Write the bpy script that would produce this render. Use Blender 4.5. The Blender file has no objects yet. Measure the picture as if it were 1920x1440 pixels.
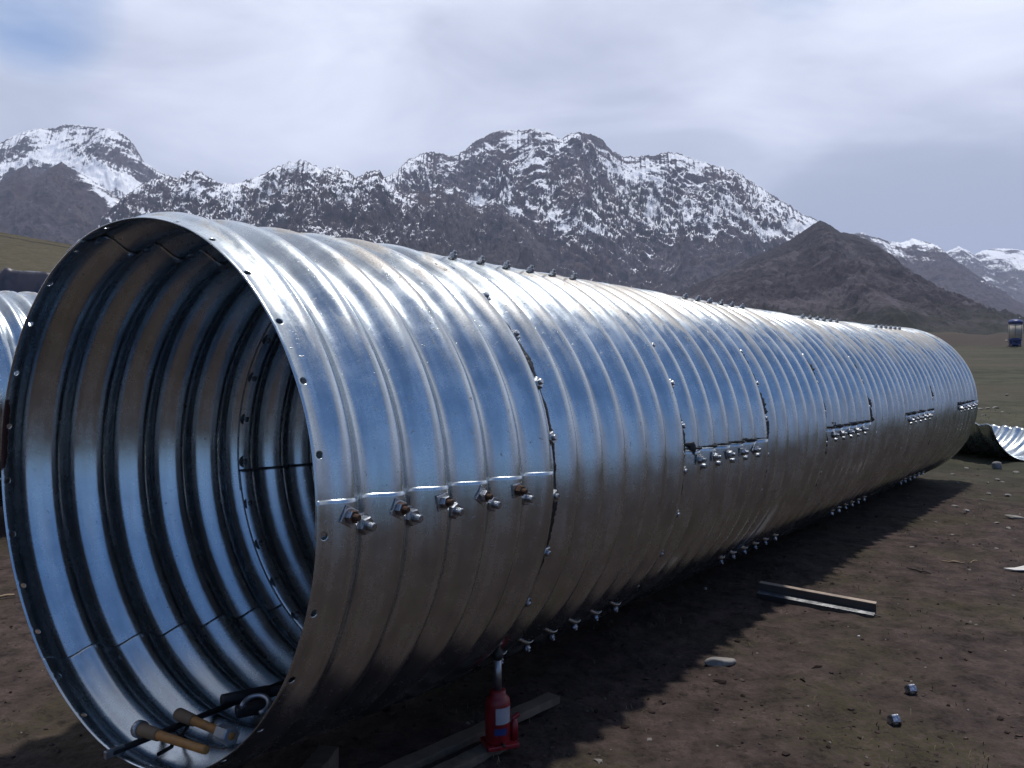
import bpy, bmesh, math, random
import numpy as np
from mathutils import Vector, Matrix
random.seed(7)
R_ = math.radians
S = bpy.context.scene
COL = S.collection

# ------------------------------------------------------------ camera
H = 1.70                       # eye height; the camera stands over the origin
F = 1568.6                     # focal length in pixels of a 1920 wide picture
PD = math.atan((720 - 640.4) / F)
cam = bpy.data.cameras.new("camera")
cam.sensor_width = 36.0
cam.lens = F / 1920 * 36
cam.clip_start = 0.05
cam.clip_end = 30000
camo = bpy.data.objects.new("camera", cam)
COL.objects.link(camo)
camo.location = (0, 0, H)
camo.rotation_euler = (math.pi / 2 - PD, 0, 0)
S.camera = camo
S.render.resolution_x = 1024
S.render.resolution_y = 768

# ------------------------------------------------------------ light
SUN_EL, SUN_AZ = 80.0, 35.0      # azimuth clockwise from +Y (view direction)
EXPOSURE = 0.0
w = bpy.data.worlds.new("World")
S.world = w
w.use_nodes = True
nt = w.node_tree
nt.nodes.clear()
N = nt.nodes.new
L = nt.links.new


def mth(nt, op, a, b=None, c=None, clamp=False):
    n = nt.nodes.new('ShaderNodeMath')
    n.operation = op
    n.use_clamp = clamp
    for i, v in enumerate((a, b, c)):
        if v is None:
            continue
        if isinstance(v, (int, float)):
            n.inputs[i].default_value = v
        else:
            nt.links.new(v, n.inputs[i])
    return n.outputs[0]


def vmth(nt, op, a, b=None):
    n = nt.nodes.new('ShaderNodeVectorMath')
    n.operation = op
    for i, v in enumerate((a, b)):
        if v is None:
            continue
        if isinstance(v, (tuple, list)):
            n.inputs[i].default_value = v
        else:
            nt.links.new(v, n.inputs[i])
    return n.outputs['Value'] if op in ('DOT_PRODUCT', 'LENGTH') else n.outputs[0]


def smooth(nt, v, a, b, lo=0.0, hi=1.0):
    n = nt.nodes.new('ShaderNodeMapRange')
    n.interpolation_type = 'SMOOTHSTEP'
    nt.links.new(v, n.inputs[0])
    n.inputs[1].default_value = a
    n.inputs[2].default_value = b
    n.inputs[3].default_value = lo
    n.inputs[4].default_value = hi
    return n.outputs[0]


def mixc(nt, f, a, b, mode='MIX'):
    n = nt.nodes.new('ShaderNodeMix')
    n.data_type = 'RGBA'
    n.blend_type = mode
    n.clamp_factor = True
    if isinstance(f, (int, float)):
        n.inputs[0].default_value = f
    else:
        nt.links.new(f, n.inputs[0])
    for i, v in ((6, a), (7, b)):
        if isinstance(v, (tuple, list)):
            n.inputs[i].default_value = (v[0], v[1], v[2], 1)
        else:
            nt.links.new(v, n.inputs[i])
    return n.outputs[2]


def noise(nt, vec, scale, detail=4, rough=0.55, dist=0.0, w=None):
    n = nt.nodes.new('ShaderNodeTexNoise')
    if w is not None:
        n.noise_dimensions = '4D'
        n.inputs['W'].default_value = w
    nt.links.new(vec, n.inputs['Vector'])
    n.inputs['Scale'].default_value = scale
    n.inputs['Detail'].default_value = detail
    n.inputs['Roughness'].default_value = rough
    n.inputs['Distortion'].default_value = dist
    return n.outputs[0]


def mapping(nt, vec, scale=(1, 1, 1), loc=(0, 0, 0), rot=(0, 0, 0)):
    n = nt.nodes.new('ShaderNodeMapping')
    nt.links.new(vec, n.inputs[0])
    n.inputs['Scale'].default_value = scale
    n.inputs['Location'].default_value = loc
    n.inputs['Rotation'].default_value = rot
    return n.outputs[0]


sky = N('ShaderNodeTexSky')
sky.sky_type = 'NISHITA'
sky.sun_disc = False
sky.sun_elevation = R_(SUN_EL)
sky.sun_rotation = R_(SUN_AZ)
sky.altitude = 4000
sky.air_density = 1.0
sky.dust_density = 0.6
tc = N('ShaderNodeTexCoord')
d = tc.outputs['Generated']
sep = N('ShaderNodeSeparateXYZ')
L(d, sep.inputs[0])
dz = mth(nt, 'MAXIMUM', sep.outputs[2], 0.0)
inv = mth(nt, 'DIVIDE', 1.0, mth(nt, 'ADD', dz, 0.22))
comb = N('ShaderNodeCombineXYZ')
L(mth(nt, 'MULTIPLY', sep.outputs[0], inv), comb.inputs[0])
L(mth(nt, 'MULTIPLY', sep.outputs[1], inv), comb.inputs[1])
cp = comb.outputs[0]
n1 = noise(nt, cp, 0.75, 6, 0.55, 0.4, w=1.3)
n2 = noise(nt, cp, 0.55, 5, 0.5, 0.6, w=4.1)
n3 = noise(nt, mapping(nt, d, (2.2, 2.2, 6.5)), 1.4, 5, 0.5, 0.5, w=7.7)
# the bank of cloud fills the sky over the mountains and thins out overhead and behind
# a wide blue opening in the cloud over to the right, outside the picture
ang = vmth(nt, 'DOT_PRODUCT', d, (math.sin(R_(168)) * math.cos(R_(44)), math.cos(R_(168)) * math.cos(R_(44)), math.sin(R_(44))))
front = smooth(nt, ang, 0.84, 0.50)
cov = mth(nt, 'ADD', mth(nt, 'ADD', n1, mth(nt, 'MULTIPLY', n3, 0.3)), mth(nt, 'MULTIPLY', front, 0.62))
cov = mth(nt, 'SUBTRACT', cov, 0.04)


def gap(direction, r0, r1, amt):
    dv = Vector(direction).normalized()
    dt = vmth(nt, 'DOT_PRODUCT', d, tuple(dv))
    return mth(nt, 'MULTIPLY', smooth(nt, dt, math.cos(r0), math.cos(r1)), amt)


def pdir(x, y):
    a = (720 - y) / F
    return ((x - 960) / F, math.cos(PD) + a * math.sin(PD), -math.sin(PD) + a * math.cos(PD))


g1 = gap(pdir(80, -20), 0.13, 0.0, 0.50)
g2 = gap(pdir(1490, -40), 0.09, 0.0, 0.36)
cov = mth(nt, 'SUBTRACT', cov, mth(nt, 'ADD', g1, g2))
cloud = smooth(nt, cov, 0.60, 1.0)
# cloud body: pale where thin, blue-grey where thick, darkest low over the right-hand peaks
shade = mth(nt, 'ADD', mth(nt, 'MULTIPLY', n3, 1.1), mth(nt, 'MULTIPLY', n2, 0.5))
low = smooth(nt, dz, 0.36, 0.03)
right = smooth(nt, sep.outputs[0], -0.15, 0.55)
shade = mth(nt, 'ADD', shade, mth(nt, 'MULTIPLY', mth(nt, 'MULTIPLY', low, right), -0.42))
shade = mth(nt, 'ADD', shade, mth(nt, 'MULTIPLY', low, -0.10))
cbright = smooth(nt, shade, 0.40, 1.04)
ccol = mixc(nt, cbright, (0.49, 0.54, 0.69), (1.03, 1.09, 1.27))
back = smooth(nt, mth(nt, 'ADD', sep.outputs[1], mth(nt, 'MULTIPLY', dz, -0.6)), -0.6, 0.35, 0.42, 1.0)
ccol = mixc(nt, 1.0, ccol, (1, 1, 1), 'MULTIPLY')
vm = nt.nodes.new('ShaderNodeVectorMath')
vm.operation = 'SCALE'
L(ccol, vm.inputs[0])
L(back, vm.inputs['Scale'])
skyv = nt.nodes.new('ShaderNodeVectorMath')
skyv.operation = 'SCALE'
skyt = mixc(nt, 1.0, sky.outputs[0], (0.50, 0.90, 1.12), 'MULTIPLY')
L(skyt, skyv.inputs[0])
SKYK = 0.15
skyv.inputs['Scale'].default_value = SKYK
fin = mixc(nt, cloud, skyv.outputs[0], vm.outputs[0])
bg = N('ShaderNodeBackground')
L(fin, bg.inputs[0])
bg.inputs[1].default_value = 1.0
out = N('ShaderNodeOutputWorld')
L(bg.outputs[0], out.inputs[0])

sl = bpy.data.lights.new("sun", 'SUN')
sl.energy = 4.2
sl.angle = R_(2.5)
sl.color = (1.0, 0.95, 0.88)
so = bpy.data.objects.new("sun", sl)
COL.objects.link(so)
az, el = R_(SUN_AZ), R_(SUN_EL)
sd = Vector((math.sin(az) * math.cos(el), math.cos(az) * math.cos(el), math.sin(el)))
so.rotation_euler = sd.to_track_quat('Z', 'Y').to_euler()
so.location = sd * 50

S.view_settings.view_transform = 'Standard'
S.view_settings.look = 'None'
S.view_settings.exposure = EXPOSURE
S.view_settings.gamma = 1.0
S.render.engine = 'CYCLES'
S.cycles.max_bounces = 8
S.cycles.glossy_bounces = 6
S.cycles.volume_bounces = 0


# ------------------------------------------------------------ helpers
def tag(o, label=None, cat=None, group=None, kind=None):
    if label: o['label'] = label
    if cat: o['category'] = cat
    if group: o['group'] = group
    if kind: o['kind'] = kind
    return o


def empty(name, loc=(0, 0, 0), rot=(0, 0, 0)):
    o = bpy.data.objects.new(name, None)
    o.empty_display_size = 0.1
    COL.objects.link(o)
    o.location = loc
    o.rotation_euler = rot
    return o


def link(name, me, mat=None, parent=None):
    o = bpy.data.objects.new(name, me)
    COL.objects.link(o)
    if mat is not None:
        me.materials.append(mat)
    if parent is not None:
        o.parent = parent
    return o


def np_mesh(name, V, Q, smooth_=True, uv=None, attrs=None):
    """V (n,3), Q (m,4) or list of such arrays with 3 or 4 columns"""
    me = bpy.data.meshes.new(name)
    Qs = Q if isinstance(Q, list) else [Q]
    Qs = [np.asarray(q) for q in Qs if len(q)]
    nf = sum(len(q) for q in Qs)
    idx = np.concatenate([q.ravel() for q in Qs]).astype(np.int32)
    tot = np.concatenate([np.full(len(q), q.shape[1]) for q in Qs]).astype(np.int32)
    st = np.concatenate([[0], np.cumsum(tot)[:-1]]).astype(np.int32)
    me.vertices.add(len(V))
    me.vertices.foreach_set('co', np.asarray(V, np.float32).ravel())
    me.loops.add(len(idx))
    me.loops.foreach_set('vertex_index', idx)
    me.polygons.add(nf)
    me.polygons.foreach_set('loop_start', st)
    me.polygons.foreach_set('loop_total', tot)
    me.polygons.foreach_set('use_smooth', np.full(nf, smooth_))
    if uv is not None:
        ul = me.uv_layers.new(name='UVMap')
        ul.data.foreach_set('uv', np.asarray(uv, np.float32)[idx].ravel())
    for k, a in (attrs or {}).items():
        at = me.attributes.new(k, 'FLOAT', 'POINT')
        at.data.foreach_set('value', np.asarray(a, np.float32).ravel())
    me.update(calc_edges=True)
    me.validate()
    return me


def grid_quads(nu, nv):
    i = np.arange((nu - 1) * (nv - 1))
    a = (i // (nv - 1)) * nv + i % (nv - 1)
    return np.stack([a, a + nv, a + nv + 1, a + 1], 1)


def bm_obj(name, bm, mat, parent=None, smooth_=False):
    me = bpy.data.meshes.new(name)
    bmesh.ops.recalc_face_normals(bm, faces=bm.faces[:])
    bm.to_mesh(me)
    bm.free()
    if smooth_:
        for p in me.polygons: p.use_smooth = True
    return link(name, me, mat, parent)


def lathe(bm, prof, n=24, M=None, cap=True, phase=0.0):
    """prof: list of (r, z); axis z"""
    rings = []
    for r, z in prof:
        rings.append([bm.verts.new((r * math.cos(phase + 2 * math.pi * k / n), r * math.sin(phase + 2 * math.pi * k / n), z)) for k in range(n)])
    for a, b in zip(rings[:-1], rings[1:]):
        for k in range(n):
            bm.faces.new((a[k], a[(k + 1) % n], b[(k + 1) % n], b[k]))
    if cap:
        bm.faces.new(rings[0][::-1])
        bm.faces.new(rings[-1])
    vs = [v for r in rings for v in r]
    if M is not None:
        bmesh.ops.transform(bm, matrix=M, verts=vs)
    return vs


def box(bm, sx, sy, sz, M=None, bev=0.0):
    r = bmesh.ops.create_cube(bm, size=1.0)
    vs = r['verts']
    bmesh.ops.transform(bm, matrix=Matrix.Diagonal((sx, sy, sz, 1)), verts=vs)
    if M is not None:
        bmesh.ops.transform(bm, matrix=M, verts=vs)
    if bev > 0:
        es = list({e for v in vs for e in v.link_edges})
        bmesh.ops.bevel(bm, geom=es, offset=bev, segments=2, affect='EDGES', profile=0.5)


def T(x, y, z): return Matrix.Translation((x, y, z))


# vectorised gradient noise
def _h(ix, iy, seed):
    n = (ix.astype(np.int64) * 374761393 + iy.astype(np.int64) * 668265263 + seed * 1442695041) & 0xffffffff
    n = ((n ^ (n >> 13)) * 1274126177) & 0xffffffff
    return (n ^ (n >> 16)) & 0xffffffff


def gnoise(x, y, seed=0):
    x0 = np.floor(x); y0 = np.floor(y)
    fx = x - x0; fy = y - y0
    u = fx * fx * fx * (fx * (fx * 6 - 15) + 10)
    v = fy * fy * fy * (fy * (fy * 6 - 15) + 10)

    def g(dx, dy):
        a = _h(x0 + dx, y0 + dy, seed).astype(np.float64) * (2 * np.pi / 4294967296.0)
        return np.cos(a) * (fx - dx) + np.sin(a) * (fy - dy)
    a = g(0, 0) * (1 - u) + g(1, 0) * u
    b = g(0, 1) * (1 - u) + g(1, 1) * u
    return (a * (1 - v) + b * v) * 1.5


def fbm(x, y, seed=0, oct_=5, gain=0.5, lac=2.03):
    s = np.zeros_like(x); a = 1.0; t = 0
    for o in range(oct_):
        s += a * gnoise(x, y, seed + o * 17); t += a
        a *= gain; x = x * lac + 3.1; y = y * lac - 1.7
    return s / t * 1.4


def ridged(x, y, seed=0, oct_=6, gain=0.5, lac=2.07):
    s = np.zeros_like(x); a = 1.0; t = 0; wgt = np.ones_like(x)
    for o in range(oct_):
        n = 1 - np.abs(gnoise(x, y, seed + o * 31)) * 1.6
        n = np.clip(n, 0, 1) ** 2
        s += a * n * wgt; t += a
        wgt = np.clip(n * 1.6, 0, 1)
        a *= gain; x = x * lac + 5.3; y = y * lac - 2.9
    return s / t


def sstep(x, a, b):
    t = np.clip((x - a) / (b - a), 0, 1)
    return t * t * (3 - 2 * t)


# ------------------------------------------------------------ materials
def new_mat(name):
    m = bpy.data.materials.new(name)
    m.use_nodes = True
    nt = m.node_tree
    b = nt.nodes['Principled BSDF']
    return m, nt, b


def simple(name, col, rough=0.6, metal=0.0, var=0.25, scale=40, bump=0.0, spec=0.5):
    m, nt, b = new_mat(name)
    tc = nt.nodes.new('ShaderNodeTexCoord')
    n = noise(nt, tc.outputs['Object'], scale, 5, 0.6)
    n2 = noise(nt, tc.outputs['Object'], scale * 0.2, 3, 0.6)
    f = smooth(nt, mth(nt, 'ADD', mth(nt, 'MULTIPLY', n, 0.5), mth(nt, 'MULTIPLY', n2, 0.5)), 0.3, 0.7)
    c = mixc(nt, f, tuple(x * (1 - var) for x in col), tuple(min(1, x * (1 + var)) for x in col))
    nt.links.new(c, b.inputs['Base Color'])
    nt.links.new(smooth(nt, n, 0.2, 0.8, max(0.05, rough - 0.12), min(1, rough + 0.12)), b.inputs['Roughness'])
    b.inputs['Metallic'].default_value = metal
    b.inputs['Specular IOR Level'].default_value = spec
    if bump:
        bp = nt.nodes.new('ShaderNodeBump')
        bp.inputs['Strength'].default_value = bump
        bp.inputs['Distance'].default_value = 0.01
        nt.links.new(n, bp.inputs['Height'])
        nt.links.new(bp.outputs[0], b.inputs['Normal'])
    return m


def galvanised(name, dirt=1.0):
    m, nt, b = new_mat(name)
    uvn = nt.nodes.new('ShaderNodeUVMap')
    uvn.uv_map = 'UVMap'
    uv = uvn.outputs[0]
    sp = nt.nodes.new('ShaderNodeSeparateXYZ')
    nt.links.new(uv, sp.inputs[0])
    s, t = sp.outputs[0], sp.outputs[1]          # metres along, metres round
    val = mth(nt, 'COSINE', mth(nt, 'MULTIPLY', s, 2 * math.pi / 0.2))      # 1 in the valleys
    # long pale streaks running round the pipe, cloudy spangle
    st = noise(nt, mapping(nt, uv, (26, 2.2, 1)), 1.0, 4, 0.6, 0.2)
    cl = noise(nt, uv, 7.0, 6, 0.65)
    fine = noise(nt, uv, 160.0, 3, 0.6)
    vor = nt.nodes.new('ShaderNodeTexVoronoi')
    nt.links.new(uv, vor.inputs['Vector'])
    vor.inputs['Scale'].default_value = 75
    tone = mth(nt, 'ADD', mth(nt, 'MULTIPLY', st, 0.45), mth(nt, 'MULTIPLY', cl, 0.35))
    tone = mth(nt, 'ADD', tone, mth(nt, 'MULTIPLY', fine, 0.2))
    col = mixc(nt, smooth(nt, tone, 0.34, 0.66), (0.39, 0.43, 0.46), (0.62, 0.68, 0.71))
    col = mixc(nt, mth(nt, 'MULTIPLY', vor.outputs['Distance'], 0.16), col, (0.42, 0.45, 0.5))
    rough = mth(nt, 'ADD', smooth(nt, mth(nt, 'ADD', mth(nt, 'MULTIPLY', cl, .6), mth(nt, 'MULTIPLY', st, .4)), 0.3, 0.7, 0.17, 0.29), mth(nt, 'MULTIPLY', fine, 0.05))
    # mud dried along the valleys near the crown
    top = mth(nt, 'MULTIPLY', smooth(nt, t, 0.30, 1.0), smooth(nt, t, 2.2, 1.7))
    top2 = mth(nt, 'MULTIPLY', smooth(nt, t, -0.1, 0.75), smooth(nt, t, 2.4, 1.9))
    dn = noise(nt, mapping(nt, uv, (13, 3.4, 1), (0.37, 2.1, 0)), 1.0, 5, 0.62, 0.3)
    big = noise(nt, mapping(nt, uv, (2.1, 1.3, 1), (4.2, 0.1, 0)), 1.0, 2, 0.5)
    cr = mth(nt, 'COSINE', mth(nt, 'MULTIPLY', mth(nt, 'ADD', s, -0.088), 2 * math.pi / 0.2))
    band = smooth(nt, cr, 0.25, 0.8)
    mud = mth(nt, 'MULTIPLY', smooth(nt, mth(nt, 'ADD', mth(nt, 'MULTIPLY', dn, 0.6), mth(nt, 'MULTIPLY', big, 0.4)), 0.465, 0.56), mth(nt, 'MULTIPLY', band, top))
    mud = mth(nt, 'MULTIPLY', mud, dirt, clamp=True)
    # short dark scribbles and specks
    sc = noise(nt, mapping(nt, uv, (95, 42, 1)), 1.0, 3, 0.65, 1.2)
    pat = smooth(nt, mth(nt, 'ADD', mth(nt, 'MULTIPLY', noise(nt, mapping(nt, uv, (5.5, 2.4, 1), (1.7, 0.3, 0)), 1.0, 3, 0.6), 0.75), mth(nt, 'MULTIPLY', cr, 0.10)), 0.44, 0.56)
    speck = mth(nt, 'MULTIPLY', smooth(nt, sc, 0.63, 0.67), mth(nt, 'MULTIPLY', pat, top2))
    sc2 = noise(nt, uv, 55.0, 2, 0.5, 0.8)
    speck2 = smooth(nt, sc2, 0.705, 0.72)
    speck = mth(nt, 'MULTIPLY', mth(nt, 'MAXIMUM', speck, mth(nt, 'MULTIPLY', speck2, mth(nt, 'ADD', 0.25, mth(nt, 'MULTIPLY', top2, 0.6)))), dirt, clamp=True)
    mudc = mixc(nt, smooth(nt, fine, 0.35, 0.65), (0.17, 0.152, 0.138), (0.34, 0.32, 0.30))
    col = mixc(nt, mth(nt, 'MULTIPLY', mud, 0.85), col, mudc)
    col = mixc(nt, mth(nt, 'MULTIPLY', speck, 0.85), col, (0.018, 0.016, 0.016))
    rust = mth(nt, 'MULTIPLY', smooth(nt, s, 0.045, 0.0), mth(nt, 'MULTIPLY', smooth(nt, t, 2.60, 2.75), smooth(nt, t, 3.02, 2.90)))
    rust = smooth(nt, mth(nt, 'MULTIPLY', rust, mth(nt, 'ADD', noise(nt, uv, 45.0, 4, 0.7), 0.3)), 0.30, 0.42)
    col = mixc(nt, rust, col, (0.060, 0.020, 0.014))
    dm = mth(nt, 'MAXIMUM', rust, mth(nt, 'MAXIMUM', mth(nt, 'MULTIPLY', mud, 0.75), mth(nt, 'MULTIPLY', speck, 0.9)))
    nt.links.new(col, b.inputs['Base Color'])
    nt.links.new(mth(nt, 'SUBTRACT', 1.0, mth(nt, 'MULTIPLY', dm, 0.85)), b.inputs['Metallic'])
    nt.links.new(mth(nt, 'ADD', rough, mth(nt, 'MULTIPLY', dm, 0.35)), b.inputs['Roughness'])
    bp = nt.nodes.new('ShaderNodeBump')
    bp.inputs['Strength'].default_value = 0.35
    bp.inputs['Distance'].default_value = 0.002
    hgt = mth(nt, 'ADD', mth(nt, 'MULTIPLY', cl, 0.8), mth(nt, 'ADD', mth(nt, 'MULTIPLY', st, 0.5), mth(nt, 'MULTIPLY', dm, 0.5)))
    nt.links.new(hgt, bp.inputs['Height'])
    nt.links.new(bp.outputs[0], b.inputs['Normal'])
    return m


M_GALV = galvanised('galvanised_steel')
M_ZINC = simple('zinc_bolt', (0.36, 0.38, 0.41), 0.34, 1.0, 0.2, 90, 0.1)
M_RUST = simple('rusty_steel', (0.062, 0.032, 0.020), 0.8, 0.3, 0.5, 60, 0.4)
M_TAR = simple('black_sealant', (0.010, 0.011, 0.013), 0.42, 0.0, 0.3, 60, 0.4)
M_RED = simple('red_paint', (0.17, 0.007, 0.011), 0.45, 0.0, 0.4, 30, 0.12)
M_WOOD = simple('raw_timber', (0.085, 0.067, 0.052), 0.85, 0.0, 0.35, 25, 0.4)
M_HANDLE = simple('yellow_timber', (0.25, 0.115, 0.028), 0.6, 0.0, 0.5, 22, 0.3)
M_IRON = simple('dark_iron', (0.032, 0.031, 0.032), 0.5, 0.7, 0.3, 40, 0.2)
M_GREYSTEEL = simple('worn_steel', (0.30, 0.31, 0.33), 0.42, 0.9, 0.3, 30, 0.2)
M_RUBBER = simple('black_rubber', (0.012, 0.012, 0.014), 0.6, 0.0, 0.3, 30, 0.1)
M_LABEL = simple('paper_label', (0.28, 0.28, 0.32), 0.5, 0.0, 0.12, 60)
M_BLUEP = simple('blue_paint', (0.010, 0.028, 0.13), 0.45, 0.0, 0.25, 3)
M_CREAM = simple('cream_paint', (0.42, 0.38, 0.32), 0.6, 0.0, 0.15, 2)
M_TARP = simple('dark_tarpaulin', (0.018, 0.019, 0.035), 0.38, 0.0, 0.3, 4, 0.3)
M_STONE = simple('pale_stone', (0.17, 0.158, 0.148), 0.85, 0.0, 0.35, 25, 0.5)
M_GSTONE = simple('grey_stone', (0.15, 0.15, 0.155), 0.85, 0.0, 0.3, 20, 0.5)
M_CARD = simple('white_scrap', (0.50, 0.48, 0.46), 0.8, 0.0, 0.2, 12, 0.3)
M_TWIG = simple('dark_twig', (0.03, 0.022, 0.018), 0.9, 0.0, 0.3, 50, 0.3)
M_STRAW = simple('pale_stick', (0.22, 0.16, 0.10), 0.85, 0.0, 0.3, 50, 0.3)
M_FILM = simple('clear_wrap', (0.42, 0.42, 0.45), 0.3, 0.6, 0.3, 50, 0.2)


# ------------------------------------------------------------ ground
def ground_base(x, y):
    """the work site falls gently away from the camera"""
    return 0.0 - 0.125 * sstep(y, 3.2, 10.5)


def ground_z(x, y):
    x = np.asarray(x, float); y = np.asarray(y, float)
    r = np.hypot(x, y)
    z = ground_base(x, y)
    near = 1 - sstep(r, 25, 60)
    z = z + near * (0.030 * fbm(x * 0.55, y * 0.55, 5, 3) + 0.016 * fbm(x * 2.6, y * 2.6, 9, 4) + 0.008 * fbm(x * 11, y * 11, 11, 4))
    z = z + sstep(r, 30, 200) * 0.35 * fbm(x * 0.02, y * 0.02, 21, 4) + 0.03 * sstep(r, 10, 30) * fbm(x * 0.25, y * 0.25, 23, 4)
    # low earth bank across the plain on the right
    az_ = np.arctan2(x, y)
    bank = sstep(az_, 0.15, 0.40) * (1 - sstep(az_, 0.60, 0.80))
    rr = r / (1.0 - 0.25 * (az_ - 0.45))
    z = z + 3.6 * bank * sstep(rr, 205, 235) * (1 + 0.35 * fbm(az_ * 18, rr * 0.01, 77, 3)) * (1 - sstep(rr, 800, 1200))
    return z


def gpix(x, y):
    a = (720 - y) / F
    dx, dy, dz_ = (x - 960) / F, math.cos(PD) + a * math.sin(PD), -math.sin(PD) + a * math.cos(PD)
    k = -H / dz_
    for _ in range(4):
        k = -(H - float(ground_base(dx * k, dy * k))) / dz_
    return dx * k, dy * k


def build_ground():
    fov = np.linspace(-0.62, 0.62, 900)
    rest = np.linspace(0.62, 2 * np.pi - 0.62, 140)[1:-1]
    A = np.concatenate([fov, rest])
    A = np.append(A, A[0] + 2 * np.pi)
    r = np.concatenate([[0.0, 0.4], np.exp(np.linspace(math.log(0.8), math.log(1.9), 12)), np.exp(np.linspace(math.log(1.92), math.log(30), 560))[0:], np.exp(np.linspace(math.log(31), math.log(12000), 190))])
    AA, RR = np.meshgrid(A, r, indexing='ij')
    X = RR * np.sin(AA); Y = RR * np.cos(AA)
    Z = ground_z(X, Y)
    Z[-1] = Z[0]
    V = np.stack([X, Y, Z], -1).reshape(-1, 3)
    me = np_mesh('ground', V, grid_quads(len(A), len(r))[:, ::-1])
    m, nt, b = new_mat('soil')
    g = nt.nodes.new('ShaderNodeNewGeometry')
    p = g.outputs['Position']
    dist = vmth(nt, 'LENGTH', p)
    nb = noise(nt, p, 0.9, 5, 0.6)
    nm = noise(nt, p, 5.0, 6, 0.68)
    nf = noise(nt, p, 38.0, 5, 0.7)
    nl = noise(nt, p, 0.035, 5, 0.6)
    soil = mixc(nt, smooth(nt, nm, 0.33, 0.68), (0.0155, 0.0112, 0.0102), (0.071, 0.0515, 0.0470))
    soil = mixc(nt, smooth(nt, nf, 0.40, 0.66), soil, (0.040, 0.030, 0.027))
    pebb = smooth(nt, noise(nt, p, 90.0, 2, 0.5), 0.72, 0.78)
    soil = mixc(nt, mth(nt, 'MULTIPLY', pebb, 0.55), soil, (0.19, 0.165, 0.145))
    moss = mth(nt, 'MULTIPLY', smooth(nt, nb, 0.47, 0.64), smooth(nt, nf, 0.30, 0.62))
    soil = mixc(nt, mth(nt, 'MULTIPLY', moss, 0.6), soil, (0.038, 0.036, 0.014))
    pit = smooth(nt, noise(nt, p, 11.0, 5, 0.7), 0.43, 0.34)
    soil = mixc(nt, mth(nt, 'MULTIPLY', pit, 0.75), soil, (0.012, 0.009, 0.008))
    grass = mixc(nt, smooth(nt, mth(nt, 'ADD', mth(nt, 'MULTIPLY', noise(nt, p, 1.1, 6, 0.7), 0.5), mth(nt, 'MULTIPLY', noise(nt, mapping(nt, p, (0.10, 0.16, 1)), 1.0, 6, 0.75), 0.5)), 0.40, 0.60), (0.021, 0.023, 0.015), (0.056, 0.056, 0.038))
    grass = mixc(nt, smooth(nt, nl, 0.42, 0.62), grass, (0.056, 0.049, 0.036))
    dn = mth(nt, 'ADD', dist, mth(nt, 'MULTIPLY', mth(nt, 'SUBTRACT', nb, 0.5), 6.0))
    col = mixc(nt, smooth(nt, dn, 9.5, 15.0), soil, grass)
    # bare brown face of the bank
    sepg = nt.nodes.new('ShaderNodeSeparateXYZ')
    nt.links.new(p, sepg.inputs[0])
    bare = mth(nt, 'MULTIPLY', smooth(nt, sepg.outputs[2], 0.5, 1.1), smooth(nt, sepg.outputs[2], 4.1, 3.2))
    col = mixc(nt, mth(nt, 'MULTIPLY', bare, 0.8), col, (0.050, 0.039, 0.038))
    nt.links.new(col, b.inputs['Base Color'])
    b.inputs['Roughness'].default_value = 0.95
    b.inputs['Specular IOR Level'].default_value = 0.15
    bp = nt.nodes.new('ShaderNodeBump')
    bp.inputs['Strength'].default_value = 0.9
    bp.inputs['Distance'].default_value = 0.03
    nt.links.new(mth(nt, 'ADD', mth(nt, 'MULTIPLY', nm, 1.0), mth(nt, 'MULTIPLY', nf, 0.45)), bp.inputs['Height'])
    nt.links.new(bp.outputs[0], b.inputs['Normal'])
    tag(link('ground', me, m), 'bare brown soil turning to dull olive grass further out', 'ground', kind='structure')


build_ground()


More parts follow.
